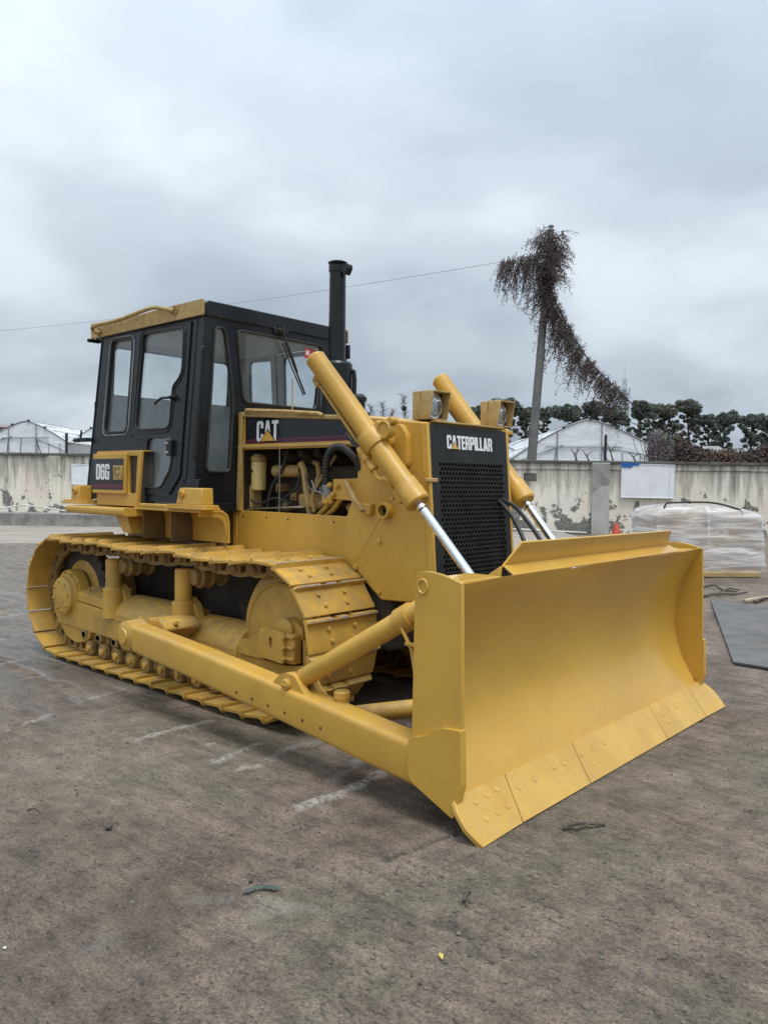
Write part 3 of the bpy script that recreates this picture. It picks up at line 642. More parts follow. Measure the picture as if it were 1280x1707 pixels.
for i in range(NS):
    p = along(i * PT + 0.05); t = (along(i * PT + 0.05 + hp_ * .9) - along(i * PT + 0.05 - hp_ * .9)).normalized()
    y = Vector((0, 1, 0)); n_ = t.cross(y)
    n_.normalize(); t, n_ = (t + n_ * .055).normalized(), (n_ - t * .055).normalized()      # each shoe tips a little, its tail proud of the next
    M = Matrix(((t.x, 0, n_.x, p.x), (t.y, 1, n_.y, TC), (t.z, 0, n_.z, p.z), (0, 0, 0, 1)))
    for nm, me_ in (('track_shoe', shoe_me), ('track_link', link_me)):
        o = bpy.data.objects.new(nm, me_); COL.objects.link(o); o.parent = track; o.matrix_basis = M

# ---- roller frame, wheels
ff = empty('roller_frame'); ff.parent = BZ
fr = [(-2.60, .30), (-2.68, .42), (-2.66, .52), (-2.45, .545), (-1.72, .505), (-1.2, .475), (.30, .425), (.60, .415), (.83, .44), (.80, .36), (.62, .235), (.30, .215), (-.2, .25), (-2.0, .29)]
MB().panel(fr, [], XZ(-1.0), (0, 1, 0), 0.40).build('side_beam', 'yellow_dusty', ff, .018)
MB().panel(rpoly([(-2.60, .31), (-2.30, .29), (-2.0, .30), (-2.06, .20), (-2.28, .15), (-2.48, .19)], .05), [], XZ(-0.985), (0, 1, 0), 0.22).build('rear_guard', 'yellow_dusty', ff, .012)
# final drive hub and sprocket
hc = Vector((-2.53, 0, .575))
sp = MB(); sp.lathe((-2.44, -.86, .575), (-2.44, 0, .575), [(0, .13), (.02, .30), (.05, .375), (.07, .40), (.16, .40), (.18, .30), (.40, .30)], 40).build('sprocket_drum', 'yellow_dusty', ff)
teeth = []
for k in range(25):
    a = 2 * PI * k / 25
    for da, r in ((-.5, .405), (-.28, .455), (.28, .455), (.5, .405)):
        an = a + da * 2 * PI / 25; teeth.append((-2.44 + r * math.cos(an), .575 + r * math.sin(an)))
MB().panel(teeth, [], XZ(TC - .03), (0, 1, 0), .06).build('sprocket_rim', 'grime_dark', ff, .004)
MB().lathe((-2.445, -1.005, .57), (-2.445, 0, .57), [(0, .12), (.0, .19), (.006, .198), (.03, .20), (.03, .235), (.09, .24), (.12, .24)], 32).build('hub_flange', 'yellow_dusty', ff)
hub = MB().lathe((-2.445, -1.055, .57), (-2.445, 0, .57), [(0, .0), (.002, .15), (.012, .172), (.05, .178)], 28).build('hub_cover', 'yellow_dusty', ff)
for k in range(8): a = k * PI / 4 + .2; MB().hexbolt((-2.445 + .135 * math.cos(a), -1.054, .57 + .135 * math.sin(a)), (0, -1, 0), .014, .014).build('hub_bolt', 'yellow_dusty', hub)
for k in range(10): a = k * PI / 5; MB().hexbolt((-2.445 + .218 * math.cos(a), -.977, .57 + .218 * math.sin(a)), (0, -1, 0), .012, .014).build('hub_bolt', 'yellow_dusty', hub)
# sloping mud cover plates ahead of the hub
for x0, x1 in ((-2.28, -2.02), (-2.015, -1.77)):
    mb = MB(); zz = lambda x: .545 - (x + 2.45) * .05
    mb.add([(x0, -.99, zz(x0) + .005), (x1, -.99, zz(x1) + .005), (x1, -.99, zz(x1) + .085), (x0, -.99, zz(x0) + .085), (x0 + .06, -.74, zz(x0) + .17), (x1 + .06, -.74, zz(x1) + .17), (x1 + .06, -.74, zz(x1)), (x0 + .06, -.74, zz(x0))],
           [(0, 1, 2, 3), (3, 2, 5, 4), (4, 5, 6, 7), (0, 3, 4, 7), (1, 6, 5, 2), (0, 7, 6, 1)])
    c = mb.build('mud_cover', 'yellow_dusty', ff, .006)
    MB().hexbolt(((x0 + x1) / 2, -.93, zz(x0) + .105), (0, -.3, 1), .014, .012).build('bolt', 'yellow_dusty', c)
# carrier roller posts and rollers
for x, z0, zm, z1 in ((-1.66, .46, .72, .965), (-.615, .42, .715, .965)):
    p = MB().lathe((x, -.965, z0), (x, -.965, 2), [(0, .088), (zm - z0 - .01, .088), (zm - z0, .075), (zm - z0, .066), (z1 - z0 - .01, .066), (z1 - z0, .058)], 24).build('carrier_post', 'yellow_dusty', ff)
    MB().add([(x + .02, -.93, z0 + .04), (x + .20, -.90, z0 + .02), (x + .10, -.93, zm - .03), (x + .02, -.93, zm + .03), (x + .02, -.86, z0 + .04), (x + .20, -.86, z0 + .02), (x + .10, -.86, zm - .03), (x + .02, -.86, zm + .03)],
             [(0, 1, 2, 3), (7, 6, 5, 4), (0, 4, 5, 1), (1, 5, 6, 2), (2, 6, 7, 3), (3, 7, 4, 0)]).build('gusset', 'yellow_dusty', p, .006)
    rl = MB().lathe((x + .10, -.96, .905), (x + .10, 0, .905), [(0, .03), (.01, .06), (.02, .065), (.05, .065), (.06, .088), (.085, .09), (.09, .072), (.14, .072), (.145, .09), (.16, .09), (.165, .072), (.26, .072), (.265, .09), (.29, .09)], 24).build('carrier_roller', 'yellow_grimy', ff)
# recoil spring tubes (half round covers along the frame)
def halftube(x0, x1, y, z, r, mat, nm, squash=1.0):
    secs = []
    for x, k in ((x0, .97), (x0 + .02, 1), (x1 - .02, 1), (x1, .97)):
        secs.append([(x, y + r * k * math.cos(a), z + r * k * squash * math.sin(a)) for a in [PI * j / 14 for j in range(15)]])
    return MB().sweep(secs).build(nm, mat, ff, .004)
halftube(-1.58, -.70, -.80, .45, .21, 'yellow_dusty', 'spring_cover', .95)
halftube(-.53, .10, -.80, .40, .215, 'yellow_dusty', 'spring_cover', .95)
halftube(.10, .28, -.80, .395, .17, 'yellow_dusty', 'recoil_rod_cover', .95)
MB().panel(rpoly([(-.53, .405), (.11, .39), (.11, .44), (-.53, .47)], .01), [], XZ(-1.012), (0, 1, 0), .03).build('cover_flange', 'yellow_dusty', ff, .004)
MB().panel(rpoly([(-1.55, .465), (-.72, .44), (-.72, .47), (-1.55, .50)], .01), [], XZ(-1.008), (0, 1, 0), .03).build('cover_flange', 'yellow_dusty', ff, .004)
# front idler with bearing block
MB().lathe((fc[0], -.905, fc[1] - .005), (fc[0], 0, fc[1]), [(0, .10), (.006, .12), (.012, .345), (.004, .352), (.0, .358), (.004, .366), (.018, .369), (.05, .369), (.055, .44), (.06, .452), (.08, .452), (.085, .475), (.165, .475), (.17, .452), (.23, .452), (.24, .10)], 48).build('idler_wheel', 'yellow_dusty', ff)
bl = MB().panel(rpoly([(.40, .455), (.66, .44), (.66, .645), (.42, .655)], .015), [rpoly([(.515, .525), (.545, .525), (.545, .605), (.515, .605)], .015, 4)], XZ(-1.055), (0, 1, 0), .028).build('bearing_plate', 'yellow_dusty', ff, .006)
MB().box(.42, .74, -1.028, -.90, .44, .64).build('bearing_block', 'yellow_dusty', ff, .012)
MB().lathe((.60, -1.0, .655), (.60, -.88, .655), [(0, .055), (.01, .075), (.10, .078), (.12, .06)], 20).build('bearing_cap', 'yellow_dusty', ff)
MB().panel(rpoly([(.48, .63), (.79, .60), (.80, .43), (.76, .43), (.75, .68), (.66, .72), (.50, .72)], .02), [], XZ(-.965), (0, 1, 0), .05).build('idler_yoke', 'yellow_dusty', ff, .008)
MB().panel(rpoly([(.14, .43), (.42, .43), (.42, .60), (.34, .60), (.24, .53), (.14, .53)], .01), [], XZ(-1.02), (0, 1, 0), .10).build('adjuster_fork', 'yellow_dusty', ff, .008)
mb = MB()
for x, z in ((.675, .62), (.675, .55), (.675, .475)):
    mb.rod((.60, -1.03, z), (.74, -1.03, z), .012, 8); mb.hexbolt((.665, -1.052, z), (0, -1, 0), .014, .016)
mb.build('bearing_bolts', 'yellow_dusty', bl)
# track rollers under the frame
for x in (-2.12, -1.87, -1.60, -1.34, -1.06, -.76, -.46, -.16, .12):
    rl = MB().lathe((x, -1.0, .255), (x, 0, .255), [(0, .03), (.012, .052), (.05, .055), (.06, .105), (.085, .11), (.09, .09), (.16, .09), (.24, .09), (.245, .11), (.27, .11)], 22).build('track_roller', 'yellow_grimy', ff)
    MB().box(x - .045, x + .045, -1.0, -.965, .21, .285).build('roller_cap', 'yellow_grimy', rl, .012)
# roller guard lugs seen along the chain
for i in range(11):
    x = -2.05 + i * .232
    lg = MB().panel(rpoly([(x - .055, .085), (x + .05, .085), (x + .055, .17), (x + .01, .205), (x - .05, .18)], .02), [], XZ(-.985), (0, 1, 0), .05).build('chain_guide', 'yellow_grimy', ff, .008)
    MB().lathe((x, -.985, .135), (x, -1.02, .135), [(0, .030), (.018, .028), (.022, .014)], 12).build('pin_end', 'yellow_dusty', lg)
# mirrored left side
t2 = empty('track'); t2.parent = BZ
for o in list(track.children): link_copy(o, t2, mirror=True)
f2 = empty('roller_frame'); f2.parent = BZ
for o in list(ff.children):
    if o.name.startswith(('chain_guide', 'roller_cap')): continue
    link_copy(o, f2, mirror=True)

# ---- main frame, belly, drive housing between the tracks
MB().box(-2.55, 1.05, -.42, .42, .48, 1.04).build('belly_housing', 'grime_dark', BZ, .04)
MB().box(-2.35, -.62, -.44, .44, 1.03, 1.44).build('rear_housing', 'yellow_grimy', BZ, .03)
MB().lathe((-2.44, -.86, .575), (-2.44, .86, .575), [(0, .22), (1.72, .22)], 20).build('axle_housing', 'yellow_grimy', BZ)
MB().lathe((-.35, -.56, .62), (-.35, .56, .62), [(0, .09), (1.12, .09)], 16).build('equaliser_bar', 'grime_dark', BZ)
MB().lathe((-1.25, -.56, .66), (-1.25, .56, .66), [(0, .10), (1.12, .10)], 16).build('pivot_shaft', 'grime_dark', BZ)

# ---- hood sides and radiator guard
GX0 = lambda z: 1.545 - .08 * z
open_ = [(-.555, 1.412), (.65, 1.407), (.70, 1.52), (.505, 1.53), (.505, 1.672), (.752, 1.68), (.745, 1.905), (-.555, 1.905)]
decal = [(-.515, 1.948), (.742, 1.948), (.742, 2.098), (-.515, 2.168)]
side = [(-.60, 1.02), (.74, 1.02), (1.0, .845), (GX0(.86) - .03, .86), (GX0(2.04) - .03, 2.045), (.76, 2.113), (-.57, 2.20), (-.60, 2.20)]
hs = MB().panel(side, [open_, decal], XZ(-.456), (0, 1, 0), .022).build('hood_side', 'yellow', BZ, .006)
dp = MB().panel(inset(decal, -.01), [], XZ(-.448), (0, 1, 0), .006).build('decal_panel', 'black_decal', hs)
MB().panel([(-.515, 1.949), (.742, 1.949), (.742, 1.990), (-.515, 1.984)], [], XZ(-.4505), (0, 1, 0), .002).build('stripe', 'maroon', hs)
MB().panel([(-.515, 1.962), (.742, 1.964), (.742, 1.971), (-.515, 1.968)], [], XZ(-.4515), (0, 1, 0), .0008).build('stripe_line', 'black_decal', hs)
PW = lambda u, v: (-.372 + u, -.4525, 1.966 + v)
wm, sp_ = word('CAT', PW, (0, 1, 0), .162, gap=.05, width=.262, shear=.02); wm.build('lettering', 'white_print', hs, smooth=0)
tx = (sp_[1][0] + sp_[1][1]) / 2 + .004
MB().panel([(tx - .098, -.002), (tx + .098, -.002), (tx, .10)], [], lambda u, v: (-.372 + u, -.4545, 1.966 + v), (0, 1, 0), .0015).build('emblem_outline', 'black_decal', hs, smooth=0)
MB().panel([(tx - .086, .002), (tx + .086, .002), (tx, .088)], [], lambda u, v: (-.372 + u, -.4560, 1.966 + v), (0, 1, 0), .0012).build('emblem', 'logo_yellow', hs, smooth=0)
# ledge under the decal, frame post at the cab, rim and grab bar along the hood top
MB().box(-.60, .752, -.468, -.450, 1.916, 1.932).build('door_rail', 'yellow_old', hs, .004)
MB().box(-.655, -.602, -.462, -.43, 1.02, 1.405).build('frame_post', 'yellow', hs, .005)
MB().panel([(-.60, 1.41), (-.560, 1.41), (-.522, 2.205), (-.565, 2.205)], [], XZ(-.478), (0, 1, 0), .03).build('door_post', 'yellow_old', hs, .005)
mb = MB(); mb.panel([(-.56, 2.172), (.80, 2.088), (.80, 2.118), (-.56, 2.208)], [], XZ(-.476), (0, 1, 0), .03); mb.build('hood_rim', 'yellow_old', hs, .006)
mb = MB(); mb.tube([(-.47, -.485, 2.20), (-.455, -.490, 2.218), (.0, -.492, 2.186), (.38, -.490, 2.152), (.42, -.485, 2.135)], .0145, 10); mb.build('grab_bar', 'yellow_old', hs)
for x in (-.49, -.24, .02, .52): pass
mb = MB()
for x, z in ((-.53, 1.36), (-.24, 1.365), (.02, 1.362), (.52, 1.36), (-.60, 1.385)): mb.lathe((x, -.4572, z), (x, -.45, z), [(0, .009), (.001, .009)], 10)
mb.build('bolt_holes', 'grime_dark', hs)
# overlapping front guard plate, cut along the diagonal seam
gp = MB().panel(rpoly([(.735, 1.065), (1.085, 1.53), (1.062, 2.072), (GX0(2.04) - .02, 2.042), (GX0(.87) - .02, .87), (1.0, .85)], .012, 2), [], XZ(-.470), (0, 1, 0), .0135).build('guard_plate', 'yellow', hs, .004)
MB().tube([(1.0, -.4575, .85), (.729, -.4575, 1.062), (1.079, -.4575, 1.532), (1.056, -.4575, 2.07)], .0055, 5).build('plate_seam', 'grime_dark', hs)  # the seam's shadow line, drawn with a dark tube laid along it
for x, z in ((.76, 1.055), (.985, .90), (.98, 1.25)): MB().hexbolt((x, -.468, z), (0, -1, 0), .020, .020).build('guard_bolt', 'yellow', hs)
MB().lathe((1.045, -.46, 1.462), (1.045, -.53, 1.462), [(0, .058), (.06, .055), (.06, .040), (.012, .040)], 20, caps=False).build('tow_tube', 'yellow', hs)
MB().lathe((1.045, -.469, 1.462), (1.045, -.48, 1.462), [(0, .045), (.004, .045)], 16).build('tube_bottom', 'grime_dark', hs)
# weld-on lever bar by the opening
MB().tube([(.655, -.475, 1.655), (.69, -.505, 1.64), (.78, -.52, 1.53), (.85, -.51, 1.462), (.87, -.48, 1.46)], .019, 8).build('lever_bar', 'yellow_old', hs)
MB().box(.835, .915, -.50, -.456, 1.43, 1.505).build('lever_bracket', 'yellow', hs, .008)
hs2 = mirror_tree(hs, BZ)
for c in list(hs2.children):
    if c.name.startswith(('lettering', 'emblem', 'lever', 'tow', 'tube')): bpy.data.objects.remove(c)
# hood top and guard top
ht = MB(); T = [(-.60, 2.205), (.75, 2.118), (.90, 2.098), (GX0(2.04) - .03, 2.052)]
secs = [[(x, -.455, z - .03), (x, -.44, z), (x, -.30, z + .012), (x, 0, z + .018), (x, .30, z + .012), (x, .44, z), (x, .455, z - .03)] for x, z in T]
ht.sweep(secs).build('hood_top', 'yellow', BZ, .006)
# grille panel: black, perforated sheet, real holes
gf = empty('grille'); gf.parent = BZ
GP = lambda u, v: (GX0(v) + .004, u, v)
gframe = rpoly([(-.448, .875), (.448, .875), (.448, 2.038), (-.448, 2.038)], .012, 3)
GY0, GY1, GZ0, GZ1 = -.372, .392, .905, 1.792
MB().panel(gframe, [[(GY0, GZ0), (GY1, GZ0), (GY1, GZ1), (GY0, GZ1)]], GP, (-1, 0, 0), .03).build('grille_frame', 'black_mesh', gf, .004)
mb = MB(); cell = .0345; rowh = cell * .866; nrow = int((GZ1 - GZ0) / rowh); rowh = (GZ1 - GZ0) / nrow; ncol = int((GY1 - GY0) / cell); cell = (GY1 - GY0) / ncol
hr = cell * .435
for j in range(nrow):
    for i in range(ncol + 1):
        cy = GY0 + (i + (0.5 if j % 2 == 0 else 0.0)) * cell; cz = GZ0 + (j + .5) * rowh
        if cy + cell * .51 > GY1 + .001 or cy - cell * .51 < GY0 - .001: 
            continue
        o8 = []; i8 = []
        for a in range(8):
            an = PI / 4 * a
            kx = round(math.cos(an) * 1.3); kz = round(math.sin(an) * 1.3)
            o8.append((cy + kx * cell * .5, cz + kz * rowh * .5)); i8.append((cy + hr * math.cos(an), cz + hr * math.sin(an)))
        b = len(mb.v)
        mb.v += [GP(*p) for p in o8] + [GP(*p) for p in i8] + [(GP(*p)[0] - .012, GP(*p)[1], GP(*p)[2]) for p in i8]
        for a in range(8):
            c = (a + 1) % 8; mb.f += [(b + a, b + c, b + 8 + c, b + 8 + a), (b + 8 + a, b + 8 + c, b + 16 + c, b + 16 + a)]; mb.m += [0, 0]
    off = 0.5 if j % 2 else 0.0                                          # half cells closing the row ends
    z0, z1 = GZ0 + j * rowh, GZ0 + (j + 1) * rowh
    if j % 2 == 0:
        mb.add([GP(GY1 - cell * 1e-3, z0), GP(GY1, z0), GP(GY1, z1), GP(GY1 - cell * 1e-3, z1)], [(0, 1, 2, 3)])
    else:
        for ya, yb in ((GY0, GY0 + cell * .5), (GY1 - cell * .5, GY1)): mb.add([GP(ya, z0), GP(yb, z0), GP(yb, z1), GP(ya, z1)], [(0, 1, 2, 3)])
mb.build('perforated_sheet', 'black_mesh', gf, recalc=False, smooth=0)
MB().box(1.22, 1.30, -.42, .42, .90, 2.0).build('radiator_core', 'grime_dark', BZ)
PG = lambda u, v: (GX0(1.884 + v) + .0062, -.272 + u, 1.884 + v)
wm, sp_ = word('CATERPILLAR', PG, (-1, 0, 0), .092, gap=.05, width=.530); wm.build('lettering', 'white_print', gf, smooth=0)
tx = (sp_[1][0] + sp_[1][1]) / 2
MB().panel([(tx - .045, -.002), (tx + .045, -.002), (tx, .054)], [], lambda u, v: (GX0(1.884 + v) + .0078, -.272 + u, 1.884 + v), (-1, 0, 0), .0012).build('emblem_outline', 'black_decal', gf, smooth=0)
MB().panel([(tx - .039, .001), (tx + .039, .001), (tx, .047)], [], lambda u, v: (GX0(1.884 + v) + .0092, -.272 + u, 1.884 + v), (-1, 0, 0), .0012).build('emblem', 'logo_yellow', gf, smooth=0)
for sy in (-1, 1):
    mb = MB(); a, b = sorted((sy * .449, sy * .4765))
    mb.add([(GX0(z) + dx, y, z) for z in (.865, 2.046) for y in (a, b) for dx in (-.05, .006)], [(0, 1, 3, 2), (4, 6, 7, 5), (0, 4, 5, 1), (2, 3, 7, 6), (0, 2, 6, 4), (1, 5, 7, 3)])
    mb.build('guard_edge', 'yellow', BZ, .006)
MB().box(1.395, 1.425, -.505, -.395, 1.658, 1.686).build('grille_latch', 'yellow_old', gf, .006)
MB().box(1.375, 1.405, .395, .505, 1.658, 1.686).build('grille_latch', 'yellow_old', gf, .006)
MB().box(1.345, 1.40, -.40, .40, 2.052, 2.066).build('top_strip', 'yellow_old', BZ, .004)
# hoses leaving the grille on the far side
for hpth in ([(1.38, .345, 1.53), (1.43, .318, 1.524), (1.50, .30, 1.475), (1.58, .284, 1.395), (1.72, .20, 1.245), (1.84, .10, 1.02), (1.95, .05, .85)], [(1.38, .352, 1.535), (1.45, .335, 1.535), (1.55, .325, 1.495), (1.62, .312, 1.444), (1.80, .285, 1.256), (1.92, .24, 1.04), (2.02, .20, .85)]):
    MB().tube(spline(hpth, 4), .0155, 8).build('hydraulic_hose', 'rubber', BZ)
# ---- work lamps: open shroud, reflector, lens
def lamp(y0, y1):
    t = empty('work_lamp'); t.parent = BZ
    x0, x1, z0, z1 = 1.225, 1.40, 2.072, 2.262
    out = rpoly([(y0, z0), (y1, z0), (y1, z1), (y0, z1)], .012, 2); inn = inset(out, .008)
    mb = MB(); mb.panel(out, [inn], lambda u, v: (x1 - (.025 if v < z0 + .05 else 0), u, v), (-1, 0, 0), x1 - x0 - .075); mb.build('shroud', 'yellow_old', t, .002)
    MB().panel(out, [], lambda u, v: (x0 + .06, u, v), (-1, 0, 0), .06).build('shroud_back', 'yellow_old', t, .01)
    cy, cz = (y0 + y1) / 2, (z0 + z1) / 2
    MB().lathe((x0 + .055, cy, cz), (x1, cy, cz), [(0, .02), (.012, .05), (.045, .072), (.06, .076), (.06, .084), (.0, .086)], 28, caps=False).build('reflector', 'chrome', t)
    le = MB(); le.lathe((x0 + .113, cy, cz), (x1, cy, cz), [(0, .078), (.006, .06), (.010, .03), (.012, .002)], 28); le.build('lens', 'lens', t)
    MB().lathe((x0 + .07, cy, cz), (x1, cy, cz), [(0, .012), (.02, .014), (.03, .006)], 10).build('bulb', 'white_print', t)
    MB().panel(inset(out, .010), [[(cy + .083 * math.cos(a), cz + .083 * math.sin(a)) for a in [k * PI / 12 for k in range(24)]]], lambda u, v: (x0 + .108, u, v), (-1, 0, 0), .004).build('bezel', 'rubber', t)
    MB().box(x0 + .03, x1 - .06, cy - .03, cy + .03, z0 - .03, z0).build('foot', 'rubber', t)
lamp(-.432, -.24); lamp(.352, .545)
MB().box(1.20, 1.38, .40, .56, 2.02, 2.045).build('lamp_bracket', 'yellow', BZ, .005)

# ---- engine bay
MB().box(-.45, .95, -.20, .20, 1.05, 1.78).build('engine_block', 'grime_dark', BZ, .03)
MB().box(-.40, .70, -.13, .16, 1.78, 2.04).build('rocker_cover', 'grime_dark', BZ, .04)
MB().box(-.59, 1.30, -.44, .44, 1.02, 1.10).build('frame_floor', 'grime_dark', BZ)
MB().box(-.615, -.585, -.45, .45, 1.05, 2.19).build('firewall', 'grime_dark', BZ)
fl = MB().lathe((-.44, -.37, 1.575), (-.44, -.37, 2), [(0, .05), (.008, .062), (.22, .062), (.235, .058)], 24).build('oil_filter', 'filter_cream', BZ)
MB().lathe((-.44, -.37, 1.81), (-.44, -.37, 2), [(0, .065), (.03, .068), (.06, .04)], 20).build('filter_head', 'yellow_grimy', fl)
MB().panel([(-.47, 1.72), (-.44, 1.72), (-.44, 1.745), (-.47, 1.745)], [], XZ(-.4335), (0, 1, 0), .002).build('filter_print', 'rubber', fl)
MB().lathe((-.36, -.27, 1.735), (.05, -.27, 1.735), [(0, .03), (.015, .05), (.30, .05), (.32, .035)], 18).build('starter', 'yellow_old', BZ)
MB().tube([(-.02, -.30, 1.78), (.03, -.33, 1.79), (.07, -.34, 1.74), (.09, -.34, 1.62), (.12, -.34, 1.50), (.13, -.33, 1.38)], .026, 8).build('coolant_pipe', 'yellow_old', BZ)
MB().tube([(.12, -.28, 1.80), (.19, -.31, 1.79), (.22, -.32, 1.70), (.17, -.33, 1.58), (.16, -.32, 1.42)], .022, 8).build('fuel_pipe', 'yellow_grimy', BZ)
for k, x in enumerate((-.20, -.02, .16, .34, .52)):
    MB().lathe((x, -.17, 1.83), (x, -.30, 1.88), [(0, .045), (.10, .04), (.14, .03)], 12).build('manifold_port', 'grime_dark', BZ)
MB().box(.02, .42, -.36, -.20, 1.44, 1.56).build('injection_pump', 'yellow_grimy', BZ, .02)
mb = MB()
for k in range(4): mb.lathe((.06 + k * .08, -.30, 1.56), (.06 + k * .08, -.30, 1.64), [(0, .018), (.05, .018), (.06, .008)], 8)
mb.build('pump_unions', 'steel', BZ)
mb = MB(); mb.tube([(.06, -.30, 1.63), (.10, -.36, 1.70), (.20, -.40, 1.60), (.42, -.42, 1.555)], .006, 6); mb.tube([(.14, -.30, 1.63), (.18, -.36, 1.66), (.26, -.40, 1.58), (.42, -.42, 1.545)], .006, 6); mb.build('fuel_lines', 'steel', BZ)
MB().tube([(-.50, -.43, 1.425), (.06, -.43, 1.455), (.16, -.42, 1.46)], .008, 8).build('control_rod', 'steel', BZ)
MB().tube([(.28, -.38, 1.40), (.38, -.40, 1.46), (.48, -.43, 1.55), (.52, -.44, 1.58)], .021, 8).build('hydraulic_pipe', 'yellow_dusty', BZ)
MB().tube([(.34, -.38, 1.38), (.46, -.40, 1.45), (.56, -.43, 1.53), (.58, -.44, 1.56)], .021, 8).build('hydraulic_pipe', 'yellow_dusty', BZ)
mb = MB()
for p in ((.20, -.33, 1.45), (.27, -.36, 1.47), (.55, -.34, 1.46), (.60, -.38, 1.45), (.64, -.35, 1.47)): mb.lathe(p, (p[0] + .06, p[1] - .02, p[2] + .02), [(0, .02), (.02, .032), (.05, .032), (.07, .015)], 8)
mb.build('valve_fittings', 'yellow_grimy', BZ)
MB().box(-.53, -.48, -.40, -.30, 1.43, 1.62).build('breather_box', 'yellow_old', BZ, .01)
MB().tube([(-.51, -.34, 1.60), (-.50, -.36, 1.72), (-.42, -.36, 1.86)], .010, 6).build('bay_cable', 'rubber', BZ)
MB().rod((-.09, -.452, 1.41), (-.09, -.452, 1.905), .004, 6).build('stay_wire', 'steel', BZ)
for k_, pth in enumerate(([(-.30, -.40, 1.42), (-.27, -.38, 1.60), (-.20, -.33, 1.75), (-.16, -.30, 1.90)], [(-.15, -.41, 1.42), (-.10, -.39, 1.52), (.0, -.36, 1.60), (.02, -.33, 1.72)], [(.25, -.40, 1.42), (.24, -.40, 1.55), (.30, -.36, 1.70), (.38, -.30, 1.85)], [(-.48, -.42, 1.50), (-.36, -.43, 1.47), (-.18, -.42, 1.52), (.0, -.41, 1.48)])):
    MB().tube(spline(pth, 5), (.012, .009, .014, .008)[k_], 7).build('bay_hose', ('rubber', 'rubber', 'yellow_grimy', 'rubber')[k_], BZ)
mb = MB()
for a_, z_ in ((-.28, 1.60), (-.10, 1.53), (.10, 1.56), (.30, 1.58), (-.20, 1.45), (.12, 1.44), (.36, 1.44)):
    mb.box(a_ - .035, a_ + .03, -.30, -.19, z_ - .03, z_ + .035); mb.hexbolt((a_, -.30, z_), (0, -1, 0), .016, .018)
o_ = mb.build('engine_fittings', 'yellow_grimy', BZ, .006); o_['kind'] = 'stuff'
MB().lathe((.98, -.05, 1.50), (1.18, -.05, 1.50), [(0, .36), (.10, .40), (.18, .40)], 28).build('fan_shroud', 'grime_dark', BZ)
# ribbed intake hose
hp2 = [(.44, -.44, 1.585), (.435, -.46, 1.66), (.45, -.475, 1.77), (.485, -.48, 1.855), (.55, -.48, 1.90), (.63, -.478, 1.895), (.70, -.475, 1.855), (.745, -.46, 1.80), (.76, -.44, 1.74)]
hpts = spline(hp2, 12)
MB().tube(hpts, [.025 + (.0035 if k % 3 else -.001) for k in range(len(hpts))], 14).build('ribbed_hose', 'rubber', BZ)
MB().lathe((.442, -.44, 1.535), (.438, -.452, 1.63), [(0, .02), (.005, .036), (.09, .040), (.10, .038)], 14).build('hose_cuff', 'galv', BZ)
MB().box(.40, .50, -.47, -.43, 1.49, 1.56).build('hose_block', 'yellow', BZ, .01)
mb = MB()
for p in ((.46, -.472, 1.505), (.52, -.47, 1.56), (.49, -.47, 1.63), (.56, -.47, 1.62)): mb.hexbolt(p, (0, -1, 0), .018, .02)
mb.build('block_bolts', 'yellow_dusty', BZ)

# ---- exhaust stack and pre-cleaner
ex = empty('exhaust'); ex.parent = BZ
MB().lathe((.02, .05, 2.16), (.02, .05, 4), [(0, .12), (.01, .128), (.44, .128), (.46, .115), (.47, .07)], 32).build('muffler', 'black_paint', ex)
MB().lathe((.02, .05, 2.60), (.02, .05, 4), [(0, .085), (.03, .085), (.03, .070), (.74, .066), (.745, .073), (.79, .073), (.795, .06), (.70, .058)], 28, caps=False).build('stack_pipe', 'black_paint', ex)
mb = MB(); mb.lathe((.02, .05, 3.405), (.02, .05, 4), [(0, .075), (.012, .08), (.022, .06), (.026, .01)], 24); mb.build('rain_cap', 'black_paint', ex)
MB().panel(rpoly([(.08, 3.39), (.155, 3.385), (.16, 3.35), (.125, 3.30), (.10, 3.33), (.08, 3.335)], .01), [], XZ(.02), (0, 1, 0), .06).build('cap_counterweight', 'black_paint', ex, .008)
MB().lathe((.21, .10, 2.10), (.21, .10, 3), [(0, .05), (.08, .05), (.09, .062), (.20, .062), (.20, .074), (.23, .074), (.255, .05), (.26, .01)], 24).build('pre_cleaner', 'black_paint', BZ)
MB().tube([(.12, .10, 2.56), (.145, .12, 2.545), (.155, .12, 2.48), (.15, .12, 2.2)], .018, 8).build('vent_pipe', 'black_paint', BZ)
MB().rod((-.12, -.30, 2.18), (-.12, -.30, 2.46), .005, 6).build('stay_rod', 'yellow_old', BZ)

# ---- cab
cab = empty('cab'); cab.parent = BZ
YS = lambda z: -(.78 + .07 * (2.95 - z))                                 # sides lean in towards the roof
def SP(off=0.0): return lambda u, v: (u, YS(v) - off, v)
SN = Vector((0, 1, 0))
rearwin = inset(rpoly([(-1.985, 2.875), (-1.665, 2.865), (-1.672, 2.085), (-2.02, 2.085)], .035), -.014)
doorwin = inset(rpoly([(-1.455, 2.875), (-.885, 2.865), (-.868, 2.51), (-.985, 2.425), (-.992, 2.34), (-1.0, 2.09), (-1.485, 2.095)], [.05, .05, .08, .06, .05, .05, .05]), -.014)
lowwin = inset(rpoly([(-1.285, 1.985), (-.96, 1.985), (-.935, 1.86), (-.95, 1.75), (-1.06, 1.605), (-1.285, 1.605)], .04), -.014)
doorout = rpoly([(-1.58, 2.932), (-.765, 2.926), (-.792, 1.68), (-.935, 1.522), (-1.368, 1.526), (-1.358, 2.006), (-1.582, 2.022)], .02, 2)
sideout = [(-2.20, 2.945), (-.60, 2.945), (-.60, 1.47), (-2.30, 1.47)]
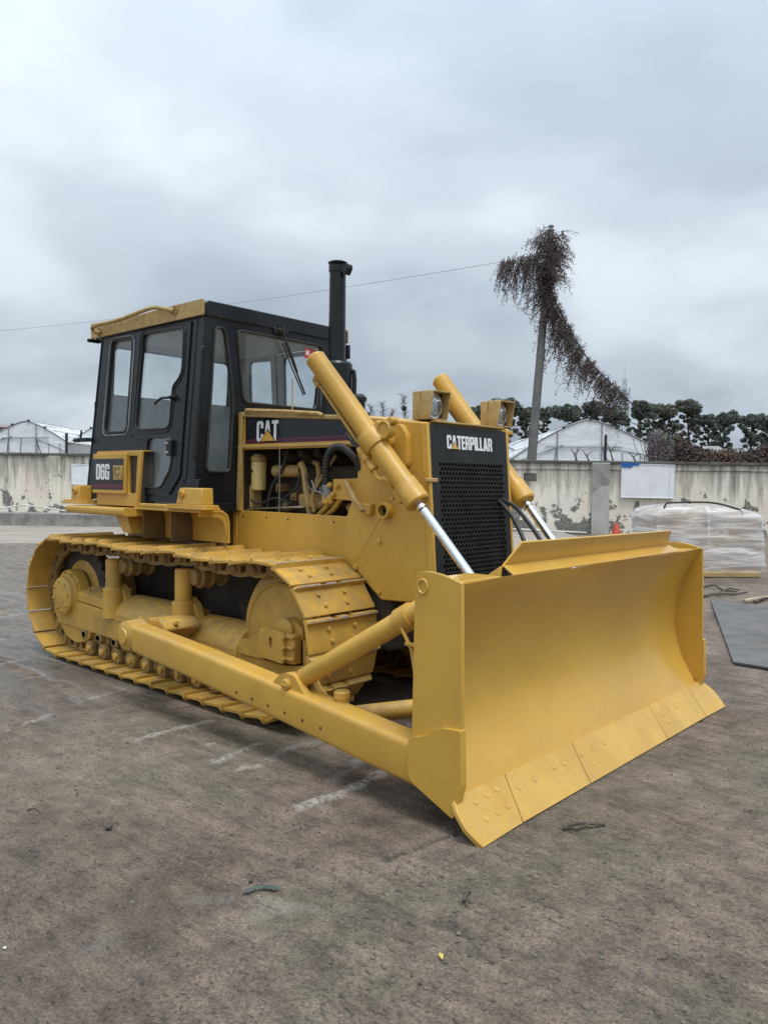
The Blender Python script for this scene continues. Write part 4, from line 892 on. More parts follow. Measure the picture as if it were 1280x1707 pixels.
sw = MB().panel(sideout, [rearwin, doorout], SP(), SN, .028, mi_in=1).build('side_wall', ['black_paint', 'lining'], cab, .004)
dr = MB().panel(inset(doorout, .007), [doorwin, lowwin], SP(.014), SN, .030, mi_in=1).build('door', ['black_paint', 'lining'], cab, .005)
def gasket(poly, P, r=.012): return MB().tube([P(*p) for p in poly], r, 8, closed=True)
def pane(poly, P, nrm, parent, mat='glass'):
    return MB().panel(inset(poly, -.006), [], P, nrm, .005).build('window_pane', mat, parent, smooth=0)
gasket(inset(rearwin, -.004), SP(.004), .009).build('window_seal', 'rubber', sw); pane(rearwin, SP(-.018), SN, sw)
gasket(inset(rearwin, -.028), SP(.002), .007).build('seal_bead', 'galv', sw)
for wn in (doorwin, lowwin):
    gasket(inset(wn, -.005), SP(.016), .008).build('window_seal', 'rubber', dr); pane(wn, SP(-.004), SN, dr)
gasket(inset(doorwin, -.035), SP(.0145), .006).build('pressed_rib', 'black_paint', dr)
# door handle, hinge, stop
mb = MB(); mb.lathe((-.935, YS(2.31) - .014, 2.315), (-.935, YS(2.31) - .06, 2.315), [(0, .032), (.012, .032), (.012, .018), (.045, .016)], 14)
mb.tube([(-.935, YS(2.31) - .055, 2.315), (-1.03, YS(2.3) - .07, 2.315), (-1.10, YS(2.3) - .075, 2.29), (-1.125, YS(2.3) - .075, 2.27)], .011, 8); mb.build('door_handle', 'black_paint', dr)
MB().box(-.965, -.90, YS(1.9) - .045, YS(1.9) - .012, 1.845, 1.975).build('window_latch', 'black_paint', dr, .006)
mb = MB()
for z in (1.87, 1.945): mb.lathe((-.96, YS(1.9) - .05, z), (-.90, YS(1.9) - .05, z), [(0, .014), (.05, .014)], 8)
mb.build('latch_pin', 'steel', dr)
MB().tube([(-.585, YS(2.69) - .006, 2.695), (-.585, YS(2.69) - .03, 2.685), (-.587, YS(2.6) - .035, 2.60), (-.615, YS(1.9) - .03, 1.85), (-.617, YS(1.8) - .004, 1.80)], .011, 8).build('grab_rail', 'rubber', sw)
MB().panel([(-.745, 2.93), (-.70, 2.93), (-.72, 1.60), (-.77, 1.66)], [], SP(.006), SN, .008).build('door_pillar', 'black_paint', sw, .003)
# left side: same openings
sw2 = mirror_tree(sw, cab); dr2 = mirror_tree(dr, cab)
# front wall
FX = -.60
FP = lambda off=0.0: (lambda u, v: (FX + off, u, v))
def flip(p): return [(-a, b) for a, b in p][::-1]
wsh = rpoly([(-.470, 2.865), (.470, 2.865), (.400, 2.305), (-.400, 2.305)], [.04, .04, .05, .05])
tall = rpoly([(-.685, 2.86), (-.600, 2.862), (-.555, 2.586), (-.515, 2.30), (-.548, 1.73), (-.765, 1.73), (-.728, 2.212)], [.04, .04, .3, .1, .04, .04, .2])
fo = [(YS(2.945), 2.945), (-YS(2.945), 2.945), (-YS(1.44), 1.44), (YS(1.44), 1.44)]
fw = MB().panel(fo, [wsh, tall, flip(tall)], FP(), (-1, 0, 0), .03, mi_in=1).build('front_wall', ['black_paint', 'lining'], cab, .006)
for wn in (wsh, tall, flip(tall)):
    gasket(inset(wn, -.008), FP(.004), .010).build('window_seal', 'rubber', fw); pane(wn, FP(-.018), (-1, 0, 0), fw)
# wiper: motor boss, arm and blade
mb = MB(); mb.lathe((FX, -.03, 2.93), (FX + .05, -.03, 2.93), [(0, .03), (.03, .025), (.05, .02)], 12); mb.tube([(FX + .045, -.03, 2.985), (FX + .05, -.02, 2.90), (FX + .04, .10, 2.70), (FX + .03, .16, 2.60)], [.010, .009, .006, .005], 6); mb.build('wiper_arm', 'rubber', fw)
mb = MB(); mb.tube([(FX + .022, .02, 2.84), (FX + .026, .12, 2.65), (FX + .022, .255, 2.42)], .008, 6); mb.tube([(FX + .012, .0, 2.83), (FX + .012, .11, 2.63), (FX + .012, .245, 2.41)], .006, 6); mb.build('wiper_blade', 'rubber', fw)
MB().box(FX - .05, FX + .02, -.10, .06, 2.90, 2.955).build('wiper_motor_cover', 'black_paint', fw, .01)
# warning sticker inside the far corner of the windscreen
st = MB().panel([(.275, 2.745), (.40, 2.745), (.40, 2.835), (.275, 2.835)], [], FP(-.014), (-1, 0, 0), .001).build('sticker', 'red_print', fw, smooth=0)
wm, _ = word('W', lambda u, v: (FX - .012, .285 + u, 2.772 + v), (-1, 0, 0), .045, width=.05); wm.build('sticker_letter', 'white_print', fw, smooth=0)
# rear wall
RXc = lambda z: -2.20 - .068 * (2.945 - z)
RP = lambda off=0.0: (lambda u, v: (RXc(v) - off, u, v))
rw1 = rpoly([(-.665, 2.84), (-.62, 2.88), (.62, 2.88), (.665, 2.84), (.665, 2.43), (-.665, 2.43)], .03)
rw = MB().panel([(YS(2.945), 2.945), (-YS(2.945), 2.945), (-YS(1.47), 1.47), (YS(1.47), 1.47)], [rw1], RP(), (1, 0, 0), .05, mi_in=1).build('rear_wall', ['black_paint', 'lining'], cab, .004)
for wn in (rw1,): gasket(wn, RP(.004)).build('window_seal', 'rubber', rw); pane(wn, RP(-.018), (1, 0, 0), rw)
mb = MB()
for z in (2.33, 1.80): mb.lathe((RXc(z) - .012, YS(z) + .02, z - .04), (RXc(z) - .012, YS(z) + .02, z + .06), [(0, .016), (.07, .016)], 10)
mb.build('hinge', 'black_paint', rw)
MB().box(-2.25, -.64, -.80, .80, 1.40, 1.465).build('floor_pan', 'lining', cab)
mb = MB(); mb.sweep([[(-.655, YS(z) - .003, z), (-.612, YS(z) - .003, z), (-.597, YS(z) + .012, z), (-.597, YS(z) + .07, z), (-.655, YS(z) + .07, z)] for z in (1.44, 2.944)]); cp_ = mb.build('corner_post', 'black_paint', cab, .003); mirror_tree(cp_, cab)
MB().box(-.66, -.585, YS(1.47) + .02, -.46, 1.40, 1.47).build('sill', 'black_paint', cab, .006)
MB().panel([(-.86, 1.47), (-.55, 1.47), (-.55, 1.66), (-.78, 1.66)], [], lambda u, v: (u, YS(v) - .006, v), SN, .04).build('corner_foot', 'black_paint', cab, .006)
# roof, lining and fascias
rf = MB(); rf.sweep([[(x, -.787 * k, 2.94), (x, -.792 * k, 3.04), (x, -.76 * k, 3.062), (x, .76 * k, 3.062), (x, .792 * k, 3.04), (x, .787 * k, 2.94)] for x, k in ((-2.30, 1), (-.60, 1), (-.585, .998))]).build('roof', 'black_paint', cab, .008)
MB().box(-2.15, -.66, -.72, .72, 2.915, 2.938).build('headliner', 'lining', cab)
fs = MB().panel(rpoly([(-2.335, 2.945), (-.598, 2.945), (-.598, 3.068), (-1.12, 3.068), (-2.0, 3.055), (-2.0, 3.075), (-2.335, 3.085)], .008, 2), [], XZ(-.812), (0, 1, 0), .022).build('roof_fascia', 'yellow_old', cab, .004)
MB().tube(spline([(-2.16, -.815, 2.985), (-2.20, -.845, 2.99), (-2.20, -.87, 3.02), (-2.10, -.875, 3.035), (-1.75, -.875, 3.035), (-1.35, -.875, 3.062), (-1.18, -.87, 3.066), (-1.05, -.85, 3.04), (-.98, -.82, 3.025)], 5), .017, 10).build('roof_handrail', 'yellow_old', fs)
for x in (-2.17, -.97): MB().lathe((x, -.813, 2.99 if x < -2 else 3.028), (x, -.83, 2.99 if x < -2 else 3.028), [(0, .04), (.006, .038)], 14).build('rail_flange', 'yellow_grimy', fs)
MB().box(-2.335, -2.313, -.79, .79, 2.955, 3.07).build('rear_fascia', 'yellow_old', cab, .004)
mirror_tree(fs, cab)
mb = MB(); mb.box(-2.37, -2.336, -.80, -.70, 2.925, 2.95); mb.lathe((-2.36, -.83, 2.935), (-2.36, -.70, 2.935), [(0, .018), (.12, .018)], 10); mb.build('gutter_end', 'black_paint', cab, .004)
MB().box(-2.30, -1.95, -.72, .72, 3.062, 3.10).build('roof_vent', 'black_paint', cab, .01)
MB().box(-.66, -.585, .795, .83, 2.80, 2.93).build('side_lamp_bracket', 'black_paint', cab, .01)
# rear-view bracket at the back edge
mb = MB(); mb.box(-2.42, -2.27, -.90, -.84, 1.995, 2.03); mb.lathe((-2.47, -.90, 2.01), (-2.40, -.90, 2.01), [(0, .022), (.08, .022)], 10); mb.rod((-2.40, -.88, 2.02), (-2.385, -.88, 2.10), .010, 8); mb.rod((-2.50, -.90, 2.01), (-2.44, -.90, 2.01), .012, 8); mb.build('hand_lever', 'rubber', cab, .004)

# ---- side tank box with the model plate
tk = empty('side_tank'); tk.parent = BZ
MB().panel([(-1.975, 1.425), (-1.305, 1.425), (-1.248, 1.891), (-1.975, 1.891)], [[(-1.447, 1.535), (-1.335, 1.535), (-1.305, 1.848), (-1.447, 1.848)]], XZ(-.95), (0, 1, 0), .03).build('tank_front', 'yellow', tk, .006)
MB().box(-1.98, -1.285, -.921, -.80, 1.43, 1.885).build('tank_body', 'grime_dark', tk)
MB().panel([(-1.97, 1.887), (-1.252, 1.887), (-1.252, 1.896), (-1.97, 1.896)], [], XZ(-.949), (0, 1, 0), .10).build('tank_top', 'yellow', tk)
dpn = MB().panel([(-1.998, 1.53), (-1.458, 1.53), (-1.446, 1.872), (-1.982, 1.872)], [], XZ(-.98), (0, 1, 0), .028).build('tank_door', 'yellow', tk, .005)
dk = lambda p, y, t, nm, m: MB().panel(p, [], XZ(y), (0, 1, 0), t).build(nm, m, dpn, smooth=0)
dk([(-1.995, 1.562), (-1.480, 1.562), (-1.468, 1.828), (-1.983, 1.828)], -.982, .0015, 'door_decal', 'black_decal')
dk([(-1.994, 1.573), (-1.480, 1.575), (-1.479, 1.612), (-1.993, 1.610)], -.9835, .0012, 'stripe', 'maroon')
wm, _ = word('D6G', lambda u, v: (-1.925 + u, -.9835, 1.648 + v), (0, 1, 0), .135, gap=.05, width=.225, shear=.02); wm.build('lettering', 'white_print', dpn, smooth=0)
MB().panel([(-1.615, 1.645), (-1.478, 1.648), (-1.472, 1.768), (-1.615, 1.768)], [[(-1.595, 1.665), (-1.503, 1.665), (-1.500, 1.750), (-1.595, 1.750)]], XZ(-.996), (0, 1, 0), .016).build('latch_frame', 'yellow_old', dpn, .003)
MB().box(-1.592, -1.508, -.988, -.981, 1.667, 1.748).build('latch_plate', 'yellow_old', dpn)
MB().lathe((-1.548, -.986, 1.706), (-1.548, -1.01, 1.706), [(0, .024), (.006, .022), (.01, .012), (.014, .01)], 12).build('latch_knob', 'wood_yellow', dpn)
tk2 = empty('side_tank'); tk2.parent = BZ
for o in list(tk.children):
    if o is not dpn: link_copy(o, tk2, mirror=True)

# ---- fenders and steps
fd = empty('fender'); fd.parent = BZ
MB().panel(rpoly([(-1.075, 1.345), (-1.075, 1.413), (-.70, 1.413), (-.70, 1.345)], [.03, .02, .01, .01], 4), [], lambda u, v: (-2.30, u, v), (1, 0, 0), .985).build('step_beam', 'yellow', fd, .005)
fpr = [(-.955, 1.425), (-.80, 1.427), (-.735, 1.418), (-.69, 1.385), (-.672, 1.33), (-.670, 1.16)]
fpi = [(-.690, 1.16), (-.692, 1.325), (-.708, 1.372), (-.745, 1.398), (-.80, 1.405), (-.955, 1.403)]
MB().panel(fpr + fpi, [], lambda u, v: (-.42, u, v), (-1, 0, 0), .93).build('fender_plate', 'yellow', fd, .004)
MB().panel([(-.955, 1.401), (-.80, 1.403), (-.75, 1.396), (-.71, 1.37), (-.694, 1.32), (-.694, 1.20), (-.73, 1.33), (-.78, 1.365), (-.955, 1.375)], [], lambda u, v: (-.425, u, v), (-1, 0, 0), .012).build('front_flange', 'yellow', fd)
MB().panel([(-1.9, 1.345), (-.62, 1.395), (-.60, 1.05), (-1.75, 1.03)], [], XZ(-.60), (0, 1, 0), .03).build('inner_apron', 'grime_brown', fd)
for x in (-1.3, -.9): MB().panel([(x, 1.40), (x + .012, 1.40), (x + .012, 1.16), (x, 1.20)], [], XZ(-.90), (0, 1, 0), .28).build('rib', 'grime_brown', fd)
MB().add([(-1.66, -.95, 1.345), (-1.46, -.95, 1.345), (-1.40, -.95, 1.20), (-1.52, -.95, 1.20), (-1.66, -.80, 1.345), (-1.46, -.80, 1.345), (-1.40, -.80, 1.20), (-1.52, -.80, 1.20)], [(0, 1, 2, 3), (7, 6, 5, 4), (0, 4, 5, 1), (1, 5, 6, 2), (2, 6, 7, 3), (3, 7, 4, 0)]).build('step_brace', 'yellow', fd)
MB().box(-1.28, -.78, -.955, -.895, 1.428, 1.456).build('sill_strip', 'yellow', fd, .006)
def mount(x0, x1, y0, y1, nm='rops_mount'):
    m_ = MB(); zb, zt = 1.462, 1.592
    m_.add([(x0, y0, zb), (x1, y0, zb), (x1, y1, zb), (x0, y1, zb), (x0 + .035, y0 + .01, zt), (x1 - .01, y0 + .01, zt), (x1 - .01, y1, zt), (x0 + .035, y1, zt)], [(0, 3, 2, 1), (4, 5, 6, 7), (0, 1, 5, 4), (1, 2, 6, 5), (2, 3, 7, 6), (3, 0, 4, 7)])
    o = m_.build(nm, 'yellow', fd, .008)
    fl_ = MB().box(x0 - .10, x1 + .085, y0 - .035, y1, 1.427, 1.444); fl_.box(x0 - .08, x1 + .065, y0 - .025, y1, 1.444, 1.463); fl_.build('mount_flange', 'yellow', o, .003)
    b_ = MB()
    for i in range(5): b_.hexbolt((x0 - .085 + i * (x1 - x0 + .155) / 4, y0 - .012, 1.444), (0, 0, 1), .012, .02)
    b_.lathe((x0 + .085, y0 + .006, 1.545), (x0 + .085, y0 - .03, 1.545), [(0, .035), (.02, .033), (.025, .018), (.025, .012), (.008, .012)], 14)
    b_.build('mount_bolts', 'yellow', o)
mount(-.74, -.40, -.955, -.84); mount(-2.36, -2.20, -1.0, -.86, 'rear_mount')
fd2 = empty('fender'); fd2.parent = BZ
for o in list(fd.children): link_copy(o, fd2, mirror=True)

# ---- lift cylinders
def cyl(tp, dr_, gland):
    c = empty('lift_cylinder'); c.parent = BZ
    tp = Vector(tp); d = Vector(dr_).normalized(); Lb = gland
    r0 = .070
    MB().lathe(tp, tp + d * 9, [(0, .02), (.0, .050), (.006, .062), (.02, .072), (.03, .072), (.034, r0), (Lb - .17, r0), (Lb - .17, .0795), (Lb - .10, .080), (Lb - .095, .083), (Lb - .012, .083), (Lb, .072), (Lb, .034)], 36).build('barrel', 'yellow', c)
    MB().lathe(tp + d * (Lb * .548), tp + d * 9, [(0, .0702), (.0, .084), (.02, .088), (.10, .088), (.12, .084), (.12, .0702)], 36, caps=False).build('trunnion_band', 'yellow', c)
    MB().lathe(tp + d * (Lb - .005), tp + d * 9, [(0, .030), (1.05, .030)], 28).build('piston_rod', 'chrome', c)
    MB().lathe(tp + d * (Lb + .04), tp + d * 9, [(0, .0305), (.012, .0305)], 24, caps=False).build('rod_mark', 'rubber', c)
    MB().lathe(tp + d * (Lb + .60), tp + d * 9, [(0, .0306), (.006, .0306)], 24, caps=False).build('rod_mark', 'rubber', c)
    return c, d
ct_, cdv = (.562, -.705, 2.516), Vector((1.290, .109, -1.437))
LB = 1.34
c1, dd = cyl(ct_, cdv, LB)
tv = Vector(ct_) + dd.normalized() * (LB * .548 + .06)
# yoke carrying the cylinder on the guard
yk = MB(); yk.lathe(tv + Vector((0, .03, 0)), tv + Vector((0, .30, 0)), [(0, .06), (.16, .06)], 20)
yk.build('trunnion_pin', 'yellow', c1)
MB().panel(rpoly([(tv.x - .03, tv.z + .10), (tv.x + .10, tv.z + .12), (tv.x + .16, tv.z + .04), (tv.x + .165, tv.z - .16), (tv.x + .10, tv.z - .20), (tv.x - .06, tv.z - .06)], .03), [], XZ(-.52), (0, 1, 0), .05).build('yoke_block', 'yellow', c1, .012)
up_ = (Vector((0, 0, 1)) - dd * dd.z).normalized(); sdv = dd.cross(up_)
mb = MB()
for q_, s_ in ((.085, 1), (-.085, 1)):
    cc = tv + up_ * (q_ * .95) + Vector((.0, -.012, 0))
    mb.lathe(cc - dd * .055, cc + dd, [(0, .022), (.11, .022)], 10); mb.lathe(cc - dd * .065, cc + dd, [(0, .014), (.13, .014)], 6)
mb.build('clamp_bolts', 'yellow', c1)
mb = MB(); cc = tv + up_ * .10 + Vector((.035, .0, .0))
mb.lathe(cc + Vector((.0, -.035, 0)), cc + Vector((.0, .1, 0)), [(0, .03), (.0, .048), (.012, .052), (.06, .055)], 20, caps=True); mb.build('trunnion_cap', 'yellow', c1)
mb = MB()
for a in (0.4, 1.6, 2.8, 4.2): mb.hexbolt(cc + Vector((.042 * math.cos(a), -.028, .042 * math.sin(a))), (0, -1, 0), .010, .012)
mb.build('cap_bolts', 'yellow', c1)
for a_ in (.9, 2.6):
    lug = cc + Vector((.075 * math.cos(a_), -.006, .075 * math.sin(a_))); MB().lathe(lug + Vector((0, -.028, 0)), lug + Vector((0, .05, 0)), [(0, .018), (.004, .024), (.06, .026)], 12).build('clamp_lug', 'yellow', c1)
MB().tube([cc + Vector((.052 * math.cos(k_ * PI / 10), -.036, .052 * math.sin(k_ * PI / 10))) for k_ in range(20)], .009, 6, closed=True).build('cap_rim', 'yellow', c1)
# steel oil line along the barrel, ports and elbow
off = up_ * -.080 + Vector((0, -.02, 0))
P0 = Vector(ct_) + dd * .13
mb = MB(); mb.lathe(P0 + up_ * -.055, P0 + up_ * -.12, [(0, .028), (.045, .028), (.05, .02)], 6); mb.lathe(P0 + up_ * -.10 - dd * .02, P0 + up_ * -.10 + dd, [(0, .018), (.05, .024), (.07, .024)], 6); mb.build('top_port', 'yellow_old', c1)
MB().tube([P0 + up_ * -.10, P0 + up_ * -.095 + dd * .06, tv + off * 1.15 - dd * .13, tv + off * 1.3 - dd * .02], .010, 8).build('oil_line', 'yellow', c1)
MB().tube([P0 + up_ * -.095 + Vector((0, .02, 0)), tv + off * 1.05 - dd * .12 + Vector((0, .025, 0))], .007, 8).build('oil_line', 'yellow_grimy', c1)
mb = MB(); e0 = tv + off * 1.35; mb.lathe(e0 - dd * .03, e0 + dd, [(0, .024), (.07, .024), (.07, .034), (.11, .034), (.115, .026), (.15, .026), (.15, .034), (.19, .034), (.20, .02)], 8)
mb.build('hose_union', 'yellow', c1)
e1 = e0 + dd * .17; pe = Vector(ct_) + dd * (LB - .15) + up_ * -.075
MB().tube(spline([e1, e1 + dd * .06 + up_ * -.005, e1 + dd * .09 + Vector((.05, 0, .01)), pe - dd * .05 + up_ * -.02, pe + dd * .02 + up_ * -.01], 5), .0165, 10).build('elbow_pipe', 'yellow', c1)
MB().box(-.03, .03, -.03, .03, -.035, .035).build('gland_port', 'yellow', c1, .008).matrix_basis = Matrix.Translation(pe + dd * .03) @ dd.to_track_quat('Z', 'Y').to_matrix().to_4x4()
MB().lathe(pe + dd * .0 + Vector((-.03, -.02, -.03)), pe + Vector((-.03, -.06, -.03)), [(0, .012), (.02, .012), (.02, .008)], 8).build('bleed_screw', 'yellow', c1)
# supply hose from the engine bay to the union
MB().tube(spline([(.79, -.45, 1.98), (.80, -.50, 1.90), e0 - dd * .16 + Vector((-.02, .0, 0)), e0 - dd * .03], 6), .017, 10).build('supply_hose', 'rubber', c1)
c2 = empty('lift_cylinder'); c2.parent = BZ
for o in list(c1.children): link_copy(o, c2, mirror=True)

# ---- push arms, braces
def arm():
    a = empty('push_arm'); a.parent = BZ
    def sec(x, y, z, hw, hh, r=.035):
        pts = rpoly([(-hw, -hh), (hw, -hh), (hw, hh), (-hw, hh)], r, 4)
        return [(x, y + p, z + q_) for p, q_ in pts]
    secs = [sec(-.56, -1.385, .498, .06, .085), sec(-.52, -1.385, .495, .075, .100), sec(.2, -1.392, .437, .078, .104), sec(1.10, -1.405, .355, .082, .106), sec(1.75, -1.43, .296, .085, .108), sec(2.20, -1.45, .262, .085, .108)]
    MB().sweep(secs).build('arm_beam', 'yellow', a, 0, smooth=40)
    mb = MB(); mb.lathe((-.63, -1.47, .505), (-.63, -1.20, .505), [(0, .07), (.008, .085), (.02, .108), (.15, .112), (.16, .10), (.27, .10)], 24); mb.build('trunnion_boss', 'yellow_dusty', a)
    MB().lathe((-.63, -1.482, .505), (-.63, -1.40, .505), [(0, .0), (.001, .055), (.01, .06), (.03, .06)], 20).build('trunnion_ball', 'yellow', a)
    MB().panel(rpoly([(-.76, .43), (-.58, .39), (-.43, .49), (-.34, .56), (-.40, .62), (-.58, .62), (-.74, .59)], .03), [], XZ(-1.30), (0, 1, 0), .30).build('trunnion_bracket', 'yellow_dusty', a, .015)
    mb = MB()
    for p in ((-.68, -1.29, .60), (-.50, -1.28, .618), (-.36, -1.20, .60)): mb.hexbolt(p, (0, -.2, 1), .018, .02)
    mb.build('bracket_bolts', 'yellow_dusty', a)
    mb = MB()
    for k in range(8):
        x = .72 + k * .155; z = .345 - (x - .72) * .0655 + .0; y = -1.40 - .083 - (x - .72) * .028
        mb.lathe((x, y - .0012, z), (x, y + .02, z), [(0, .0085), (.001, .0085)], 10)
    mb.build('bolt_holes', 'grime_dark', a)
    # brace ear and pin
    ear = MB().panel(rpoly([(1.00, .40), (1.08, .50), (1.15, .54), (1.24, .535), (1.30, .46), (1.40, .39)], .03), [], XZ(-1.47), (0, 1, 0), .05)
    ear.panel(rpoly([(1.00, .40), (1.08, .50), (1.15, .54), (1.24, .535), (1.30, .46), (1.40, .39)], .03), [], XZ(-1.365), (0, 1, 0), .05); ear.build('brace_ear', 'yellow', a, .014)
    MB().lathe((1.175, -1.495, .475), (1.175, -1.32, .475), [(0, .026), (.004, .032), (.03, .034), (.17, .03)], 16).build('brace_pin', 'yellow_dusty', a)
    MB().box(1.15, 1.20, -1.502, -1.494, .470, .480).build('pin_keeper', 'yellow', a)
    p0 = Vector((1.175, -1.395, .475)); p1 = Vector((2.16, -1.345, 1.055)); d_ = (p1 - p0); ln = d_.length
    MB().lathe(p0, p1, [(0, .036), (.05, .038), (.06, .050), (.075, .056), (ln - .02, .058), (ln, .05)], 28).build('brace_tube', 'yellow', a)
    dn = d_.normalized(); q0 = p0 + dn * (ln - .26)
    mb = MB(); mb.lathe(q0, q0 + dn, [(0, .059), (.0, .070), (.09, .070), (.09, .059)], 24, caps=False); mb.build('brace_collar', 'yellow', a)
    mb = MB(); mb.tube([q0 + dn * .05 + Vector((0, -.05, -.04)), (2.05, -1.40, .80), (2.09, -1.41, .66), (2.12, -1.41, .50)], .010, 6); mb.box(2.02, 2.12, -1.42, -1.40, .82, .835); mb.build('grease_line', 'yellow', a)
    # inner strut to the blade
    s0 = Vector((1.50, -1.33, .325)); s1 = Vector((2.20, -.60, .43))
    MB().lathe(s0, s1, [(0, .04), (.05, .042), (.06, .05), (.09, .052), ((s1 - s0).length, .052)], 20).build('inner_strut', 'yellow_dusty', a)
    MB().lathe((1.52, -1.365, .40), (1.52, -1.365, .47), [(0, .04), (.04, .04), (.042, .046), (.075, .046), (.082, .04)], 16).build('strut_pin', 'yellow', a)
    return a
a1 = arm(); a2 = empty('push_arm'); a2.parent = BZ
for o in list(a1.children): link_copy(o, a2, mirror=True)

# ---- blade
bd = empty('blade'); bd.parent = BZ
prof = [(2.437, .155), (2.392, .235), (2.335, .34), (2.29, .46), (2.268, .58), (2.266, .70), (2.283, .82), (2.318, .94), (2.368, 1.06), (2.415, 1.14), (2.449, 1.187)]
prof = [(p.x, p.y) for p in spline([Vector((a, b, 0)) for a, b in prof], 3)]
ys = [-1.506, -1.2, -.8, -.4, 0, .4, .8, 1.2, 1.506]
mb = MB(); secs = []
for y in ys:
    wv = .004 * math.sin(y * 3.1) + .003 * math.sin(y * 7.3)                    # slight waviness of a used mouldboard
    loop = [(x + wv * math.sin((z - .15) * 3.0), y, z + (.006 * math.sin(y * 5) if z > 1.15 else 0)) for x, z in prof] + [(x - .028, y, z - .004 + (.006 * math.sin(y * 5) if z > 1.15 else 0)) for x, z in reversed(prof)]
    secs.append(loop)
mb.sweep(secs); mb.build('mouldboard', 'yellow_blade', bd, 0, smooth=50)
ep = rpoly([(2.168, .20), (2.46, .20), (2.468, .52), (2.452, 1.188), (2.39, 1.205), (2.30, 1.225), (2.195, 1.225), (2.176, 1.17)], [.01, .01, .01, .004, .05, .05, .06, .02], 4)
for sy in (-1, 1):
    e = MB().panel(ep, [], lambda u, v: (u, sy * 1.532, v), (0, -sy, 0), .026).build('end_plate', 'yellow_blade', bd, .006)
    mb = MB(); mb.tube([(2.226 + .028 * math.cos(a), sy * 1.534, 1.152 + .034 * math.sin(a)) for a in [k * PI / 10 for k in range(20)]], .006, 6, closed=True); mb.build('lifting_eye', 'yellow_blade', e)
    MB().panel(rpoly([(2.166, .20), (2.160, .405), (2.26, .43), (2.36, .495), (2.478, .505), (2.488, .24), (2.446, .078)], [.05, .05, .04, .04, .006, .01, .02], 4), [], lambda u, v: (u, sy * 1.556, v), (0, -sy, 0), .044).build('corner_plate', 'yellow_blade', bd, .008)
# cutting edge plates and end bits
def edge_piece(y0t, y1t, y0b, y1b, nm, crn=0):
    T0, B0 = Vector((2.434, 0, .172)), Vector((2.602, 0, -.002)); d_ = B0 - T0; nn = Vector((d_.z, 0, -d_.x)).normalized() * -1
    P = lambda u, v: tuple(T0 + d_ * v + Vector((0, u, 0)) + nn * .012)
    if crn == 0: pts = [(y0t, 0), (y1t, 0), (y1b, 1), (y0b, 1)]
    elif crn < 0: pts = [(-1.50, -.02), (y1t, 0), (y1b, 1), (y0b, 1.03), (-1.575, .82), (-1.592, .60), (-1.585, .30), (-1.565, .08), (-1.54, .0)]
    else: pts = [(y0t, 0), (1.50, -.02), (1.55, 0), (1.60, .15), (1.640, .40), (1.642, .70), (1.625, 1.02), (y0b, 1)]
    return MB().panel(pts, [], P, -nn, .024).build(nm, 'yellow_edge', bd, .003)
sm = [-1.118, -.427, .63, 1.312]; sb_ = [-1.205, -.51, .55, 1.243]
g_ = .0035
pieces = [edge_piece(0, sm[0] - g_, -1.555, sb_[0] - g_, 'end_bit', -1)]
for k in range(3): pieces.append(edge_piece(sm[k] + g_, sm[k + 1] - g_, sb_[k] + g_, sb_[k + 1] - g_, 'cutting_edge'))
pieces.append(edge_piece(sm[3] + g_, 0, sb_[3] + g_, 0, 'end_bit', 1))
def edge_bolt(pc, pts):
    T0, B0 = Vector((2.434, 0, .172)), Vector((2.602, 0, -.002)); d_ = B0 - T0; nn = Vector((d_.z, 0, -d_.x)).normalized() * -1
    for y, v in pts:
        c = T0 + d_ * v + Vector((0, y, 0)) + nn * .0115
        MB().lathe(c, c + nn, [(0, .022), (.003, .021), (.0045, .016), (.0025, .013)], 14).build('edge_bolt', 'yellow_edge', pc)
edge_bolt(pieces[0], [(-1.43, .22), (-1.33, .20), (-1.24, .18), (-1.43, .58), (-1.33, .58), (-1.24, .56)])
edge_bolt(pieces[1], [(-1.08, .35), (-.93, .35), (-.62, .33), (-.72, .30)])
edge_bolt(pieces[2], [(-.42, .33), (-.28, .33), (-.14, .32), (-.38, .62)])
edge_bolt(pieces[3], [(.70, .35), (.82, .33), (.95, .33), (.72, .6)])
# spill guard on the top edge: sloping ledge and upright plate
mb = MB()
def slab(pts_f, t, mb): 
    n_ = (Vector(pts_f[1]) - Vector(pts_f[0])).cross(Vector(pts_f[2]) - Vector(pts_f[0])).normalized() * t
    m = len(pts_f); vs_ = [Vector(p) for p in pts_f] + [Vector(p) - n_ for p in pts_f]
    mb.add(vs_, [tuple(range(m)), tuple(reversed(range(m, 2 * m)))] + [(i, i + m, (i + 1) % m + m, (i + 1) % m) for i in range(m)])
slab([(2.440, -1.06, 1.192), (2.440, 1.12, 1.192), (2.355, 1.10, 1.232), (2.355, -1.03, 1.232)], .012, mb); mb.build('spill_ledge', 'yellow_blade', bd, .004)
mb = MB(); slab([(2.352, -1.03, 1.220), (2.352, 1.10, 1.220), (2.405, 1.03, 1.338), (2.405, -.93, 1.348)], .014, mb); mb.build('spill_plate', 'yellow_blade', bd, .004)
mb = MB(); slab([(2.352, -1.032, 1.225), (2.352, -1.05, 1.10), (2.12, -1.05, 1.02), (2.14, -1.05, 1.08)], .02, mb); mb.build('spill_gusset', 'yellow_blade', bd, .004)
MB().box(2.20, 2.40, 1.12, 1.48, 1.165, 1.185).build('top_web', 'yellow_blade', bd, .004)
MB().box(2.20, 2.40, -1.48, -1.12, 1.165, 1.185).build('top_web', 'yellow_blade', bd, .004)
MB().box(2.14, 2.262, -1.49, 1.49, .93, 1.12).build('back_beam', 'yellow', bd, .01)
MB().box(2.13, 2.262, -1.49, 1.49, .30, .52).build('back_beam', 'yellow', bd, .01)
